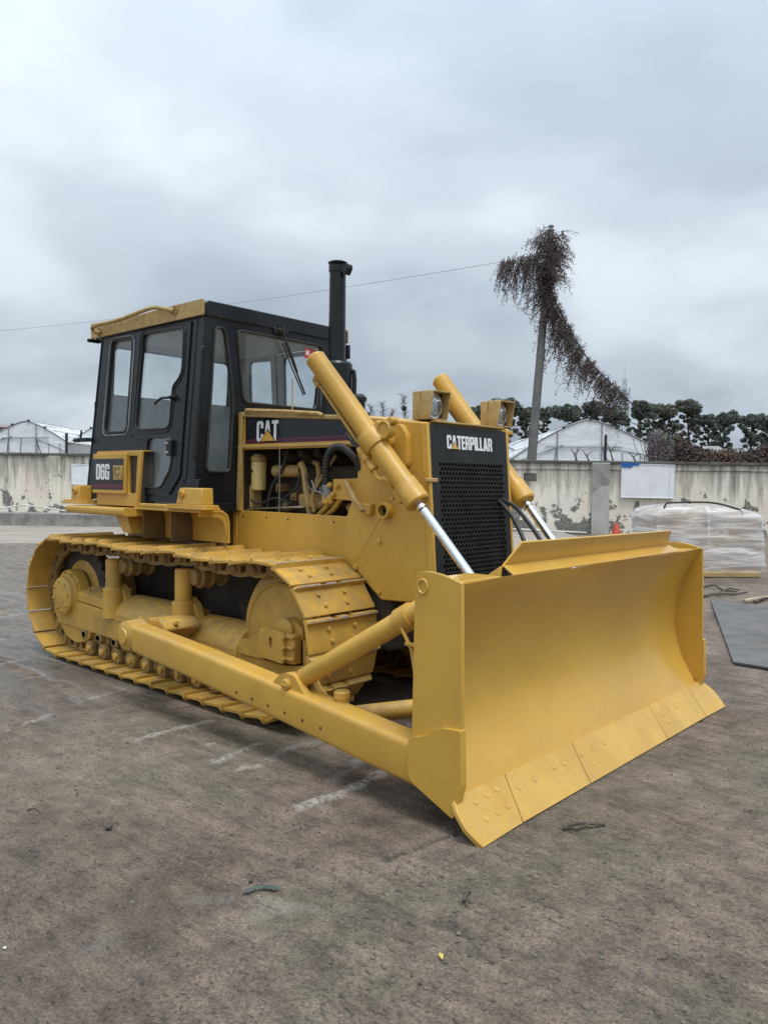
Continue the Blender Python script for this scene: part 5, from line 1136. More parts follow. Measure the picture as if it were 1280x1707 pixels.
for y in (-.95, -.3, .3, .95): MB().box(2.15, 2.262, y - .015, y + .015, .50, .95).build('back_rib', 'yellow', bd, .004)
for sy in (-1, 1):
    MB().panel(rpoly([(2.0, .72), (2.20, .62), (2.20, .92), (2.02, .86)], .03), [], XZ(sy * .58), (0, 1, 0), .06).build('cylinder_lug', 'yellow', bd, .006)

# ================================================================== things beyond the wall
def rotz_of(v): return math.atan2(v.y, v.x)
WZ = math.atan2(RH.y, RH.x)
# ---- utility pole
pb = bear(884, 790, 29.5); ptp = bear(918, 384, 29.5); pb = pb + (pb - ptp).normalized() * (pb.z / (ptp - pb).normalized().z)
pole = empty('utility_pole', pb, 'tall leaning grey concrete utility pole behind the wall', 'pole')
pv = ptp - pb
MB().lathe((0, 0, 0), pv, [(0, .19), (pv.length * .5, .155), (pv.length, .115)], 20).build('shaft', 'concrete_pole', pole)
MB().lathe(pv, pv * 1.2, [(0, .13), (.04, .13), (.05, .05), (.12, .05), (.13, .10), (.17, .11), (.20, .05), (.24, .02)], 12).build('insulator', 'galv', pole)
arm_d = (bear(832, 436, 29.5) - bear(905, 430, 29.5))
# ---- overhead wire to the left
wa = bear(836, 436, 29.5); wb = bear(-60, 556, 46)
pts = []
for k in range(41):
    t = k / 40; p = wa.lerp(wb, t); p.z -= 4 * t * (1 - t) * 0.28; pts.append(p)
sgn(MB().tube([p - wa for p in pts], .008, 5).build('overhead_wire', 'galv'), 'thin overhead wire running left from the vine-covered pole across the sky', 'wire').location = wa
# ---- guy wire, right of the pole
guy = [bear(912, 455, 29.4), bear(925, 500, 29.3), bear(950, 550, 29.2), bear(985, 605, 29.1), bear(1030, 650, 29), bear(1075, 695, 28.9), bear(1120, 735, 28.8), bear(1165, 770, 28.7)]
guy = spline(guy, 6)
sgn(MB().tube([p - guy[-1] for p in guy], .026, 6).build('guy_wire', 'wire_dark'), 'dark guy wire curving from the pole down to the brambles on the wall', 'wire').location = guy[-1]

# ---- hanging vines: strands with small leaves
def strands(name, label, starts, parent_loc, leafmat, stem='vine_stem', leaf=.05, dens=26):
    root = empty(name, parent_loc, label, 'vine')
    st = MB(); lf = MB()
    for (p, ln, dirv) in starts:
        p = Vector(p); n = max(4, int(ln / .16)); pts = [p.copy()]; d = Vector(dirv)
        for k in range(n):
            d = d * .9 + Vector((rnd.gauss(0, .17), rnd.gauss(0, .17), -.22)); pts.append(pts[-1] + d.normalized() * (ln / n))
        st.tube([q - parent_loc for q in pts], [.008 * (1 - .7 * k / n) + .003 for k in range(n + 1)], 3, caps=False)
        for q0, q1 in zip(pts[:-1], pts[1:]):
            for _ in range(max(1, int(dens * ln / n * 1.0))):
                c = q0.lerp(q1, rnd.random()) + Vector((rnd.gauss(0, .05), rnd.gauss(0, .05), rnd.gauss(0, .05))) - parent_loc
                a = Vector((rnd.gauss(0, 1), rnd.gauss(0, 1), rnd.gauss(0, 1) - .8)).normalized() * leaf * rnd.uniform(.6, 1.5); b = a.orthogonal().normalized() * leaf * rnd.uniform(.25, .5)
                lf.add([c, c + a * .5 + b, c + a, c + a * .5 - b], [(0, 1, 2, 3)])
    st.build('stems', stem, root, recalc=False); lf.build('leaves', leafmat, root, recalc=False, smooth=0)
    return root
S = []
kx = 29.5 / 1326
for _ in range(520):                                                      # bushy head round the pole top
    t = rnd.random(); px = 914 + rnd.gauss(0, 11) + (1 - t) * 4; py = 390 + 75 * t + rnd.gauss(0, 5)
    px = max(884, min(940, px)); p = bear(px, py, 29.5 + rnd.gauss(0, .35))
    S.append((p, rnd.uniform(.3, .9), (rnd.gauss(0, .6), rnd.gauss(0, .6), rnd.uniform(-.2, .5))))
strands('vine', 'bushy purple-brown vine head smothering the top of the utility pole', S, bear(915, 440, 29.5), 'leaf_vine', dens=30)
S = []
for _ in range(170):                                                      # curtain on the left, hanging from the wire
    t = rnd.random(); px = 836 + 62 * t; py = 436 - 10 * t + rnd.gauss(0, 4)
    S.append((bear(px, py, 29.5 + rnd.gauss(0, .18)), rnd.uniform(.4, 1.25) * (1.0 + .9 * t) * (.8 if t < .15 else 1), (-.32 * RH.x, -.32 * RH.y, -.35)))
strands('vine', 'loose curtain of greenish vine strands hanging left of the pole top', S, bear(865, 440, 29.5), 'leaf_vine', dens=15)
S = []
for _ in range(620):                                                      # along the guy wire
    k = rnd.random() ** .9 * (len(guy) * .60); i = int(k); q = guy[i].lerp(guy[min(i + 1, len(guy) - 1)], k - i)
    f = k / (len(guy) * .60)
    S.append((q + Vector((rnd.gauss(0, .1), rnd.gauss(0, .1), rnd.gauss(0, .08))), rnd.uniform(.2, 1.0) ** 1.0 * (1.9 if rnd.random() < .3 else 1.0) * (1.1 if f < .6 else .8), (-.45 * RH.x, -.45 * RH.y, -.2)))
strands('vine', 'thick brown vine hanging along the guy wire right of the pole', S, guy[len(guy) // 3], 'leaf_vine', dens=34)

# ---- brambles on top of the wall and bush behind it
def bush(name, label, pxs, depth, leafmat, n, leaf, group=None, twig='vine_stem', ntw=60):
    """pxs: list of (px, ytop, ybottom) giving the skyline of the mass"""
    c0 = bear(pxs[len(pxs) // 2][0], pxs[0][2], depth); root = empty(name, Vector((c0.x, c0.y, 0)), label, 'bush', group); o0 = root.location
    lf = MB(); st = MB()
    def at(u):
        k = u * (len(pxs) - 1); i = min(int(k), len(pxs) - 2); f = k - i
        return [pxs[i][j] * (1 - f) + pxs[i + 1][j] * f for j in range(3)]
    for _ in range(n):
        px, y0, y1 = at(rnd.random()); v = rnd.random() ** .8
        v = v + .05 * math.sin(px * .9) + .04 * rnd.gauss(0, 1)
        c = bear(px, y0 + (y1 - y0) * v, depth + rnd.gauss(0, .45)) - o0
        a = Vector((rnd.gauss(0, 1), rnd.gauss(0, 1), rnd.gauss(0, 1))).normalized() * leaf * rnd.uniform(.5, 1.4); b = a.orthogonal().normalized() * leaf * rnd.uniform(.3, .7)
        lf.add([c, c + a * .5 + b, c + a, c + a * .5 - b], [(0, 1, 2, 3)])
    for _ in range(ntw):
        px, y0, y1 = at(rnd.random()); a = bear(px, y1 + 14, depth + rnd.gauss(0, .3)); b = bear(px + rnd.gauss(0, 9), y0 + (y1 - y0) * rnd.random() * .6 - 2, depth + rnd.gauss(0, .4)); m = a.lerp(b, .5) + Vector((rnd.gauss(0, .15), rnd.gauss(0, .15), .1))
        st.tube([p - o0 for p in spline([a, m, b], 4)], .012, 3, caps=False)
    lf.build('leaves', leafmat, root, recalc=False, smooth=0); st.build('stems', twig, root, recalc=False)
    return root
bush('bramble', 'reddish brown bramble heaped over the wall right of the white board', [(1126, 722, 766), (1138, 733, 770), (1150, 742, 772), (1170, 748, 774), (1195, 752, 774), (1225, 750, 774)], 28.0, 'leaf_bramble', 5200, .085)
bush('bramble', 'dark bramble with reddish tips over the wall at the right edge of the photo', [(1222, 752, 775), (1245, 752, 775), (1262, 750, 775), (1272, 742, 776), (1300, 738, 778)], 28.0, 'leaf_bramble', 2800, .085)
bush('purple_shrub', 'twiggy purple-grey shrub behind the wall above the white board', [(1080, 722, 772), (1092, 714, 772), (1104, 722, 772), (1116, 738, 772), (1130, 756, 772)], 30.5, 'leaf_purple', 1500, .07, twig='twig_grey', ntw=110)
bush('guy_wire_creeper', 'thin green-brown creeper where the guy wire meets the brambles', [(1098, 716, 724), (1112, 722, 736), (1126, 730, 752), (1136, 742, 765)], 28.6, 'leaf_olive_hazed', 700, .07, ntw=10)

# ---- greenhouses
def greenhouse(name, label, px0, pxp, px1, yp, ye0, ye1, depth, length, lean=None):
    """gable end facing the yard: eaves px0/px1, peak pxp"""
    root = empty(name, sd_at((pxp - 640) / 1326 * depth, depth), label, 'greenhouse', 'plastic greenhouses beyond the wall'); root.rotation_euler = (0, 0, WZ); o0 = root.location
    k = depth / 1326; hz = lambda px: 795 + .0127 * px
    z = lambda px, y: 1.65 + (hz(px) - y) * k
    x = lambda px: (px - pxp) * k
    prof_ = []
    for i in range(17):                                                    # rounded roof line
        t = i / 16; px = px0 + (px1 - px0) * t
        if px <= pxp: u = (px - px0) / (pxp - px0); zz = z(px0, ye0) + (z(pxp, yp) - z(px0, ye0)) * (1 - (1 - u) ** 1.35)
        else: u = (px1 - px) / (px1 - pxp); zz = z(px1, ye1) + (z(pxp, yp) - z(px1, ye1)) * (1 - (1 - u) ** 1.35)
        prof_.append((x(px), zz))
    base = [(prof_[-1][0], 0.0), (prof_[0][0], 0.0)]
    mb = MB(); mb.panel(prof_ + base, [], lambda u, v: (u, .02, v), (0, 1, 0), .01); mb.build('gable_film', 'greenhouse_film', root, smooth=0)
    mb = MB(); n_ = len(prof_)
    rows = [0, .15, .32, .5, .7, 1.0]
    for r_ in rows: mb.v += [(a, .03 + r_ * length, b - .06 * math.sin(r_ * 40 + i) * (1 if 0 < r_ < 1 else 0)) for i, (a, b) in enumerate(prof_)]
    for r_ in range(len(rows) - 1):
        for i in range(n_ - 1): mb.f.append((r_ * n_ + i, r_ * n_ + i + 1, (r_ + 1) * n_ + i + 1, (r_ + 1) * n_ + i)); mb.m.append(0)
    mb.build('roof_film', 'greenhouse_film', root, recalc=False)
    for yy in (0, length * .5, length): MB().tube([(a, yy, b + .01) for a, b in prof_], .035, 6).build('arch', 'galv', root)
    def bar(a, b, r=.028): MB().tube([(a[0], -.04, a[1]), (b[0], -.04, b[1])], r, 6).build('frame_bar', 'galv', root)
    def roofz(u):
        for (a, b), (c, d) in zip(prof_[:-1], prof_[1:]):
            if a <= u <= c: return b + (d - b) * (u - a) / (c - a)
        return prof_[0][1]
    W_ = prof_[-1][0] - prof_[0][0]; xl = prof_[0][0]
    zl = (z(pxp, yp) + z(px0, ye0)) / 2 - .25
    for f in (.36, .66): bar((xl + W_ * f, 0), (xl + W_ * f, roofz(xl + W_ * f)))
    bar((xl + W_ * .28, zl), (xl + W_ * .80, zl + .04)); bar((xl + .1, z(px0, ye0) - .05), (xl + W_ * .40, zl + .1)); bar((xl + W_ * .66, zl), (xl + W_ * .98, z(px1, ye1) - .5))
    for a, b in ((.36, .20), (.66, .80), (.5, .36)):
        p0 = (xl + W_ * a, zl); p1 = (xl + W_ * b, .3); m = ((p0[0] + p1[0]) / 2 + .2, (p0[1] + p1[1]) / 2)
        MB().tube([(q.x, -.05, q.z) for q in spline([(p0[0], 0, p0[1]), (m[0], 0, m[1]), (p1[0], 0, p1[1])], 5)], .018, 5).build('tie_wire', 'wire_dark', root)
    dw = MB().panel([(xl + W_ * .68, 0), (xl + W_ * .92, 0), (xl + W_ * .92, zl - .25), (xl + W_ * .68, zl - .25)], [], lambda u, v: (u, -.03, v), (0, 1, 0), .02).build('door_sheet', 'greenhouse_film', root)
    for f in (.68, .80, .92): bar((xl + W_ * f, 0), (xl + W_ * f, zl - .25), .02)
    for k_ in range(9):                                                     # folds in the film held down by straps over the roof
        f = (k_ + .6) / 9.5; u = xl + W_ * f
        MB().tube([(u, .02 + length * .02, roofz(u) + .03), (u + .1, length * .4, roofz(u) + .02), (u - .1, length * .9, roofz(u) + .02)], .012, 4).build('strap', 'wire_dark', root)
    for k_ in range(4):                                                     # clips on the ridge
        f = .22 + .18 * k_; u = xl + W_ * f; MB().box(u - .06, u + .06, -.08, .02, roofz(u) - .02, roofz(u) + .10).build('clip', 'rubber', root, .01)
    return root
greenhouse('greenhouse', 'white plastic greenhouse beyond the wall, right of the utility pole', 838, 978, 1084, 698, 772, 742, 42, 26)
greenhouse('greenhouse', 'white plastic greenhouse beyond the wall at the left edge of the photo', -40, 44, 112, 700, 742, 735, 46, 26)
greenhouse('greenhouse', 'white plastic greenhouse roof half hidden behind the rear of the cab', 112, 196, 290, 694, 738, 738, 50, 26)
greenhouse('greenhouse', 'white greenhouse corner just showing between grille and utility pole', 740, 800, 864, 730, 752, 752, 48, 20)
for px, yt, lab in ((1006, 725, 'dark steel post standing at the wall in front of the right greenhouse'), (110, 722, 'thin dark post standing by the left greenhouse')):
    p0 = bear(px, 800, 30.0); o = MB().rod((0, 0, 0), (.05, 0, bear(px, yt, 30).z), .055, 8).build('steel_post', 'wire_dark'); o.location = (p0.x, p0.y, 0); sgn(o, lab, 'post')
for k, (px, py, ln) in enumerate(((962, 765, .5), (982, 758, .4), (1022, 752, .7), (1060, 764, .35))):
    p0 = bear(px, 775, 27.4); mb = MB(); mb.tube([(0, 0, 0), (-.10 * RH.x, -.10 * RH.y, ln * .5), (-.26 * RH.x, -.26 * RH.y, ln)], [.03, .022, .01], 5)
    mb.tube([(-.10 * RH.x, -.10 * RH.y, ln * .5), (.10 * RH.x, .10 * RH.y, ln * .9)], [.018, .008], 5); o = mb.build('dead_stalk', 'bark'); o.location = (p0.x, p0.y, WH + .05)
    sgn(o, ['short dead stalk on the wall top left of the dark post', 'small forked dead stalk on the wall top beside the dark post', 'dead forked stalk on the wall top right of the dark post', 'tiny dead stalk on the wall top above the white board'][k], 'plant')
# far houses
def far_house(label, px0, px1, ytop, yeave, depth, roofmat, wallmat):
    r_ = empty('far_house', sd_at(((px0 + px1) / 2 - 640) / 1326 * depth, depth), label, 'building'); r_.rotation_euler = (0, 0, WZ); k = depth / 1326; hz = 795 + .0127 * px0
    hw = (px1 - px0) / 2 * k; zt = 1.65 + (hz - ytop) * k; ze = 1.65 + (hz - yeave) * k
    MB().box(-hw * .96, hw * .96, 0, 6, 0, ze).build('wall', wallmat, r_)
    mb = MB(); mb.add([(-hw, -.4, ze - .05), (hw, -.4, ze - .05), (hw * .94, 3, zt), (-hw * .94, 3, zt), (-hw, 6.4, ze - .05), (hw, 6.4, ze - .05)], [(0, 1, 2, 3), (3, 2, 5, 4), (0, 3, 4), (1, 5, 2), (0, 4, 5, 1)]); mb.build('roof', roofmat, r_)
far_house('low grey-roofed house showing above the brambles at right', 1150, 1225, 738, 760, 60, 'roof_far', 'concrete_grey')
far_house('low house with grey roof behind the brambles near the right edge', 1222, 1262, 745, 762, 66, 'roof_far', 'concrete_grey')
far_house('mauve roof edge above the greenhouse at the far left', -60, 26, 702, 709, 75, 'roof_mauve', 'roof_mauve')

# ---- trees
def leaf_clump(mb, c, rx, rz, n, leaf):
    for _ in range(n):
        v = Vector((rnd.gauss(0, 1), rnd.gauss(0, 1), rnd.gauss(0, 1))).normalized() * (rnd.random() ** .45)
        p = Vector((c[0] + v.x * rx, c[1] + v.y * rx, c[2] + v.z * rz))
        a = Vector((rnd.gauss(0, 1), rnd.gauss(0, 1), rnd.gauss(0, .6))).normalized() * leaf * rnd.uniform(.6, 1.3); b = a.cross(Vector((rnd.gauss(0, 1), rnd.gauss(0, 1), rnd.gauss(0, 1)))).normalized() * leaf * rnd.uniform(.35, .7)
        mb.add([p - a, p + b, p + a, p - b], [(0, 1, 2, 3)])
def tree(label, px, ytop, wpx, depth, mat='leaf_dark_hazed', gap=.5, group='trees in the far row', nsc=1.0):
    k = depth / 1326; hz = 795 + .0127 * px; H_ = 1.65 + (hz - ytop) * k; w_ = wpx * k / 2 * rnd.uniform(1.0, 1.35); H_ *= rnd.uniform(.93, 1.03)
    root = empty('tree', sd_at((px - 640) / 1326 * depth, depth), label, 'tree', group)
    tr = MB(); cr_ = MB()
    top = Vector((rnd.gauss(0, .3), rnd.gauss(0, .3), H_ * .93))
    ctr = [Vector((0, 0, 0)), Vector((rnd.gauss(0, .15), rnd.gauss(0, .15), H_ * .35)), Vector((rnd.gauss(0, .25), rnd.gauss(0, .25), H_ * .65)), top]
    sp_ = spline(ctr, 5); tr.tube(sp_, [.17 * (1 - .8 * i / len(sp_)) + .03 for i in range(len(sp_))], 6)
    nb = int(22 + w_ * 7)
    for i in range(nb):
        f = .40 + .57 * ((i + rnd.random()) / nb) ** .8; b0 = sp_[min(int(f * len(sp_)), len(sp_) - 1)]
        an = i * 2.4 + rnd.random(); reach = w_ * (0.95 if f > .5 else .8) * rnd.uniform(.35, 1.0) * (1.0 if f < .85 else .6)
        rise = rnd.uniform(.25, .9) * reach * .6 + .2
        tip = b0 + Vector((math.cos(an) * reach, math.sin(an) * reach, min(rise, max(.1, H_ * .97 - b0.z))))
        mid = b0.lerp(tip, .5) + Vector((0, 0, -.12 * reach))
        tr.tube(spline([b0, mid, tip], 3), [.07 * (1 - .6 * j / 6) for j in range(7)], 4, caps=False)
        r_ = w_ * rnd.uniform(.13, .30)
        leaf_clump(cr_, tip, r_, r_ * rnd.uniform(.6, .9), int(170 * nsc * (.6 + r_)), .13)
        if rnd.random() > gap: leaf_clump(cr_, mid, r_ * .7, r_ * .45, int(80 * nsc * (.6 + r_)), .12)
    for i in range(9): leaf_clump(cr_, top + Vector((rnd.gauss(0, .35 * w_), rnd.gauss(0, .35 * w_), rnd.uniform(-.5, .1))), w_ * .42, w_ * .34, int(330 * nsc), .14)
    tr.build('trunk', 'bark', root, recalc=False); cr_.build('crown', mat, root, recalc=False, smooth=0)
TL = [(706, 690, 26, 'dark evergreen just showing left of the near work lamp', 0), (800, 664, 46, 'dense dark tree behind the right lift cylinder', 0), (838, 663, 50, 'broad dark tree directly behind the right work lamp', 0), (872, 668, 34, 'dark tree immediately left of the utility pole', 1),
      (907, 674, 26, 'small dark tree immediately right of the utility pole', 0), (945, 663, 46, 'rounded green tree behind the peak of the right greenhouse', 0), (982, 670, 40, 'low dense tree behind the right half of the greenhouse roof', 1), (1018, 664, 52, 'broad dark tree below the lattice tower', 0), (1062, 662, 52, 'dark spreading tree right of the lattice tower', 0),
      (1102, 668, 50, 'tree behind the lower end of the guy wire', 1), (1140, 668, 50, 'olive tree behind the white board and brambles', 1), (1178, 680, 30, 'slim dark tree left of the gap over the grey roof', 0), (1205, 676, 44, 'dark tree rising behind the grey-roofed house', 0), (1250, 680, 34, 'slender dark tree in the gap near the right edge', 0), (1284, 674, 40, 'tree cut by the right edge of the photo', 0)]
for px, yt, wp, lab, kind in TL: tree(lab, px, yt, wp, 86 + rnd.uniform(-6, 6), 'leaf_olive_hazed' if kind else 'leaf_dark_hazed')
# bare trees over the hood
def bare(label, px, ytop, wpx, depth, nest=False):
    k = depth / 1326; hz = 795 + .0127 * px; H_ = 1.65 + (hz - ytop) * k; w_ = wpx * k / 2
    root = empty('bare_tree', sd_at((px - 640) / 1326 * depth, depth), label, 'tree', 'bare trees over the hood'); tr = MB(); tw = MB()
    tr.tube([(0, 0, 0), (.05, 0, H_ * .5), (0, .05, H_)], [.13, .08, .02], 5)
    for i in range(46):
        f = .40 + .58 * i / 46; an = rnd.random() * 6.28; ln = w_ * (1.25 - f * .75) * rnd.uniform(.5, 1.0)
        b0 = Vector((0, 0, H_ * f)); tip = b0 + Vector((math.cos(an) * ln, math.sin(an) * ln, ln * rnd.uniform(.35, .9))); tw.tube([b0, b0.lerp(tip, .5) + Vector((0, 0, -.08)), tip], [.032, .022, .012], 3, caps=False)
        for j in range(6):
            c = b0.lerp(tip, rnd.uniform(.35, 1)); e = c + Vector((rnd.gauss(0, .35), rnd.gauss(0, .35), rnd.uniform(.1, .6))); tw.tube([c, e], [.016, .009], 3, caps=False)
    tr.build('trunk', 'twig_grey', root, recalc=False); tw.build('branches', 'twig_grey', root, recalc=False)
    if nest:
        nm_ = MB()
        for i in range(260):
            v = Vector((rnd.gauss(0, 1), rnd.gauss(0, 1), rnd.gauss(0, 1))).normalized(); c = Vector((0, 0, H_ * .86)) + v * .24; t_ = v.cross(Vector((rnd.gauss(0, 1), rnd.gauss(0, 1), rnd.gauss(0, 1)))).normalized() * .16; nm_.tube([c - t_, c + t_], .022, 3, caps=False)
        nm_.build('nest', 'bark', root, recalc=False)
bare('bare grey tree just right of the exhaust pre-cleaner', 615, 672, 20, 88); bare('narrow bare reddish tree over the hood, second from the exhaust', 636, 668, 16, 88); bare('low bare tree between two taller bare trees over the hood', 652, 680, 16, 88); bare('tallest bare tree over the hood with a round nest near its top', 671, 655, 26, 88, True)
tree('small dark evergreen low behind the exhaust pre-cleaner', 617, 686, 18, 80)
# ---- lattice tower
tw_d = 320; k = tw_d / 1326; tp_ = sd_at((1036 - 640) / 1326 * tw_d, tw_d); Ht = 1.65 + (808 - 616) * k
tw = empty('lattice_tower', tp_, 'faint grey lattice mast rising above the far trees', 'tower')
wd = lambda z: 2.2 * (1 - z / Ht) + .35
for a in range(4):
    sx, sy = ((1, 1), (1, -1), (-1, -1), (-1, 1))[a]; MB().tube([(sx * wd(0), sy * wd(0), 0), (sx * wd(Ht * .93), sy * wd(Ht * .93), Ht * .93)], .12, 4).build('leg', 'tower_hazed', tw)
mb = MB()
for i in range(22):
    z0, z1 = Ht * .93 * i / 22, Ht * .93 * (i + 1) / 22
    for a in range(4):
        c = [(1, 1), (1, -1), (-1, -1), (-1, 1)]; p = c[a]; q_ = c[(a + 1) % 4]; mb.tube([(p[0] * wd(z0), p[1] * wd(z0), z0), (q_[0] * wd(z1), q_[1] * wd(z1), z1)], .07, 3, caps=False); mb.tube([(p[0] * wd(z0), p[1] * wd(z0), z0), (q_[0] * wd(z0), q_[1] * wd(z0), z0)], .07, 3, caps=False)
mb.build('bracing', 'tower_hazed', tw, recalc=False)
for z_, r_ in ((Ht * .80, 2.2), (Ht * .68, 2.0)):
    MB().lathe((0, 0, z_), (0, 0, z_ + 1), [(0, r_), (.25, r_)], 12).build('platform', 'tower_hazed', tw)
    for a in range(6): MB().box(-.2, .2, -.2, .2, 0, 2.6).build('antenna', 'tower_hazed', tw).location = (r_ * math.cos(a * 1.05), r_ * math.sin(a * 1.05), z_ - .4)
MB().rod((0, 0, Ht * .92), (0, 0, Ht * 1.03), .10, 5).build('mast_tip', 'tower_hazed', tw)

# ================================================================== things lying in the yard
# ---- film-wrapped bundle by the wall
bp = gpt(1168, 962); bun = empty('wrapped_bundle', bp, 'long crate-like bundle wrapped in shiny stretch film by the wall at right', 'bundle'); bun.rotation_euler = (0, 0, WZ + R(4))
dpt = (bp - CAM).dot(Vector((C_F.x, C_F.y, 0)).normalized()); kb = dpt / 1326
bw0, bw1 = (1087 - 1168) * kb, (1279 - 1168) * kb
def wrinkle_box(x0, x1, y0, y1, z0, zl, zr, amp, nx=46, nz=30, out=0.0):
    """rounded block with a bowed top, wrinkled in long bands"""
    mb = MB(); ring = []
    per = [(x0, y0), (x1, y0), (x1, y1), (x0, y1)]
    pts2 = []
    for (a, b), (c, d), n_ in zip(per, per[1:] + per[:1], (nx, 14, nx, 14)):
        for i in range(n_): t = i / n_; pts2.append((a + (c - a) * t, b + (d - b) * t))
    cx, cy = (x0 + x1) / 2, (y0 + y1) / 2; n_ = len(pts2); vs_ = []
    for j in range(nz + 1):
        v = j / nz
        for (a, b) in pts2:
            u = (a - x0) / (x1 - x0); zt = zl + (zr - zl) * u + .07 * math.sin(u * PI) ; z = z0 + (zt - z0) * v
            sh = 1.0 if v < .86 else 1 - .5 * ((v - .86) / .14) ** 2 * .5
            nz_ = noise.noise(Vector((a * .9, b * .9, z * 7.0))) * amp + noise.noise(Vector((a * 2.5, b * 2.5, z * 17 + a * 1.2))) * amp * .45
            dx = (a - cx); dy = (b - cy); l_ = math.hypot(dx / (x1 - x0), dy / (y1 - y0))
            lean = -.10 * v if a > cx else .04 * v
            vs_.append((cx + dx * sh + (nz_ + out) * (1 if abs(dx) > (x1 - x0) * .49 else 0) * (1 if dx > 0 else -1) + lean, cy + dy * sh + (nz_ + out) * (1 if dy > 0 else -1), z + out * v + (nz_ * .6 if v > .9 else 0)))
    b = len(mb.v); mb.v += vs_
    for j in range(nz):
        for i in range(n_): i2 = (i + 1) % n_; mb.f.append((b + j * n_ + i, b + j * n_ + i2, b + (j + 1) * n_ + i2, b + (j + 1) * n_ + i)); mb.m.append(0)
    mb.f.append(tuple(b + nz * n_ + i for i in range(n_))); mb.m.append(0)
    return mb
hT = lambda py: 1.65 + (810 - py) * kb
wrinkle_box(bw0 + .04, bw1 - .04, .04, 1.16, .10, hT(850), hT(853), .012).build('cargo', 'cardboard', bun, smooth=60)
wrinkle_box(bw0, bw1, 0, 1.2, .10, hT(845), hT(848), .03, out=.012).build('film_wrap', 'stretch_film', bun, smooth=70)
MB().box(bw0 + .02, bw1 - .10, -.03, 1.2, .0, .095).build('pallet_base', 'wood_yellow', bun, .012)
zz1 = hT(838); MB().tube(spline([(bw0 + .20, .10, zz1 - .12), (bw0 + .24, .10, zz1 - .02), (bw0 + .34, .10, zz1 + .01), (.2, .10, zz1 + .02), (bw1 - .55, .10, zz1 - .08), (bw1 - .43, .10, zz1 - .13), (bw1 - .41, .10, zz1 - .22)], 5), .018, 8).build('top_rail', 'rubber', bun)
# ---- steel sheet on the ground
pA, pB, pC = gpt(1184, 1003), gpt(1222, 1108), gpt(1290, 1119); far = pA + (pC - pB) * 6
pl_ = [pB, pB + (pC - pB) * 6, pA + (pC - pB) * 6.5, pA]; o0 = pB.copy()
sh = MB(); sh.panel([((p - o0).x, (p - o0).y) for p in pl_], [], lambda u, v: (u, v, .028), (0, 0, -1), .022)
o = sh.build('steel_sheet', 'plate_steel', None, .002); o.location = (o0.x, o0.y, 0); sgn(o, 'flat dark steel sheet lying on the ground at the right edge', 'sheet')
# ---- sticks, twigs, litter
def stick(label, pts, r, mat='bark', cat='stick', name='stick', fork=None):
    P = [gpt(*p) for p in pts]; c = P[0].copy(); mb = MB(); q_ = spline([Vector((p.x - c.x, p.y - c.y, r * .8 + .006 * math.sin(i * 2.0) + (0.012 if i % 2 else 0))) for i, p in enumerate(P)], 4)
    mb.tube(q_, [r * (1 - .5 * i / len(q_)) for i in range(len(q_))], 6)
    if fork:
        F_ = [gpt(*p) for p in fork]; mb.tube([Vector((p.x - c.x, p.y - c.y, r + .02)) for p in F_], r * .55, 5)
    o = mb.build(name, mat); o.location = (c.x, c.y, 0); return sgn(o, label, cat)
stick('long dark branch on the ground by the right end of the blade', [(1172, 996), (1195, 994), (1222, 992), (1245, 990)], .022, fork=[(1195, 994), (1215, 985), (1232, 989)])
stick('crooked dark branch on the ground below the wrapped bundle', [(1172, 980), (1190, 979), (1205, 984), (1228, 989)], .018)
stick('split pale branch on the ground near the steel sheet', [(1240, 1005), (1256, 1004), (1280, 998), (1300, 996)], .03, 'straw')
stick('dark stick beside the split pale branch at the right edge', [(1258, 1006), (1275, 1001), (1292, 1003)], .022)
stick('flat splinter of wood on the ground ahead of the cutting edge', [(938, 1384), (965, 1382), (1008, 1377)], .010)
stick('short twig lying beneath the first splinter ahead of the cutting edge', [(958, 1385), (985, 1381), (1000, 1380)], .006)
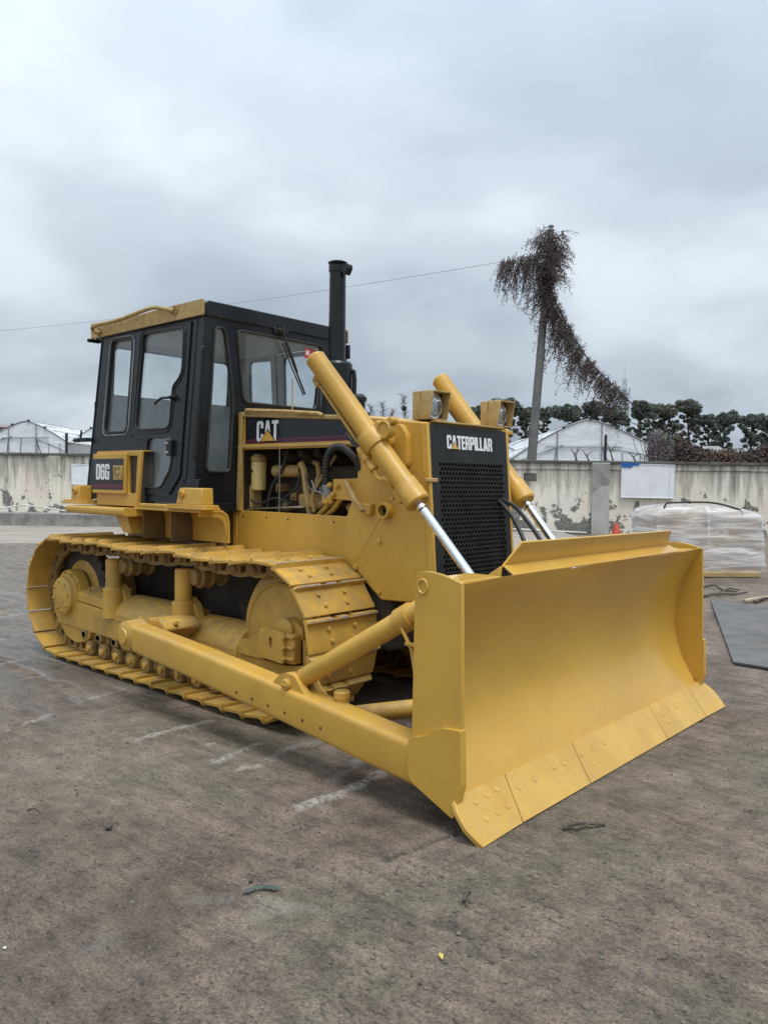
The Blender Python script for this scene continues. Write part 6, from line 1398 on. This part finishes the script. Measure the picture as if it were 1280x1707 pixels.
stick('short brown twig on the ground right of the blade corner', [(773, 1506), (778, 1498), (784, 1490)], .009)
stick('short twig at the left of the foreground', [(46, 1353), (58, 1356), (68, 1357)], .006)
def chunk(label, px, py, r, mat, cat, name):
    p = gpt(px, py); mb = MB(); bm = bmesh.new(); bmesh.ops.create_icosphere(bm, subdivisions=2, radius=r)
    for v in bm.verts: v.co *= 1 + .28 * noise.noise(v.co * (2.2 / r * .5) + Vector((px, py, 0))); v.co.z *= .6
    mb.add([tuple(v.co) for v in bm.verts], [tuple(v.index for v in f.verts) for f in bm.faces]); bm.free()
    o = mb.build(name, mat, smooth=50); o.location = (p.x, p.y, r * .45); return sgn(o, label, cat)
chunk('dark clod of earth on bare ground left of centre', 181, 1382, .017, 'bark', 'clod', 'clod')
chunk('pale pebble at the left edge of the foreground', 8, 1582, .007, 'pipe_white', 'pebble', 'pebble')
chunk('brown pebble near the middle foreground', 418, 1471, .010, 'bark', 'pebble', 'pebble')
chunk('small dark stone by the crack right of the blade corner', 700, 1640, .007, 'bark', 'pebble', 'pebble')
p = gpt(735, 1597); mb = MB(); mb.add([(0, -.02, .004), (.010, 0, .010), (0, .024, .005), (-.010, 0, .011), (0, 0, .004)], [(0, 1, 4), (1, 2, 4), (2, 3, 4), (3, 0, 4)]); o = mb.build('fallen_leaf', 'leaf_yellow', recalc=False); o.location = p; o.rotation_euler = (0, 0, .9); sgn(o, 'small yellow fallen leaf in the foreground', 'leaf')
p = gpt(436, 1494); mb = MB()
for k in range(9):
    a = .3 + k * .26; mb.add([(.055 * math.cos(a), .040 * math.sin(a), .006), (.085 * math.cos(a + .05), .062 * math.sin(a), .008), (.083 * math.cos(a + .28), .060 * math.sin(a + .26), .007), (.052 * math.cos(a + .3), .038 * math.sin(a + .26), .009)], [(0, 1, 2, 3)])
o = mb.build('green_scrap', 'green_paint', None, recalc=False); o.location = (p.x, p.y, .004); o.rotation_euler = (0, 0, R(60)); sgn(o, 'curved scrap of dull green plastic pressed into the ground', 'scrap')
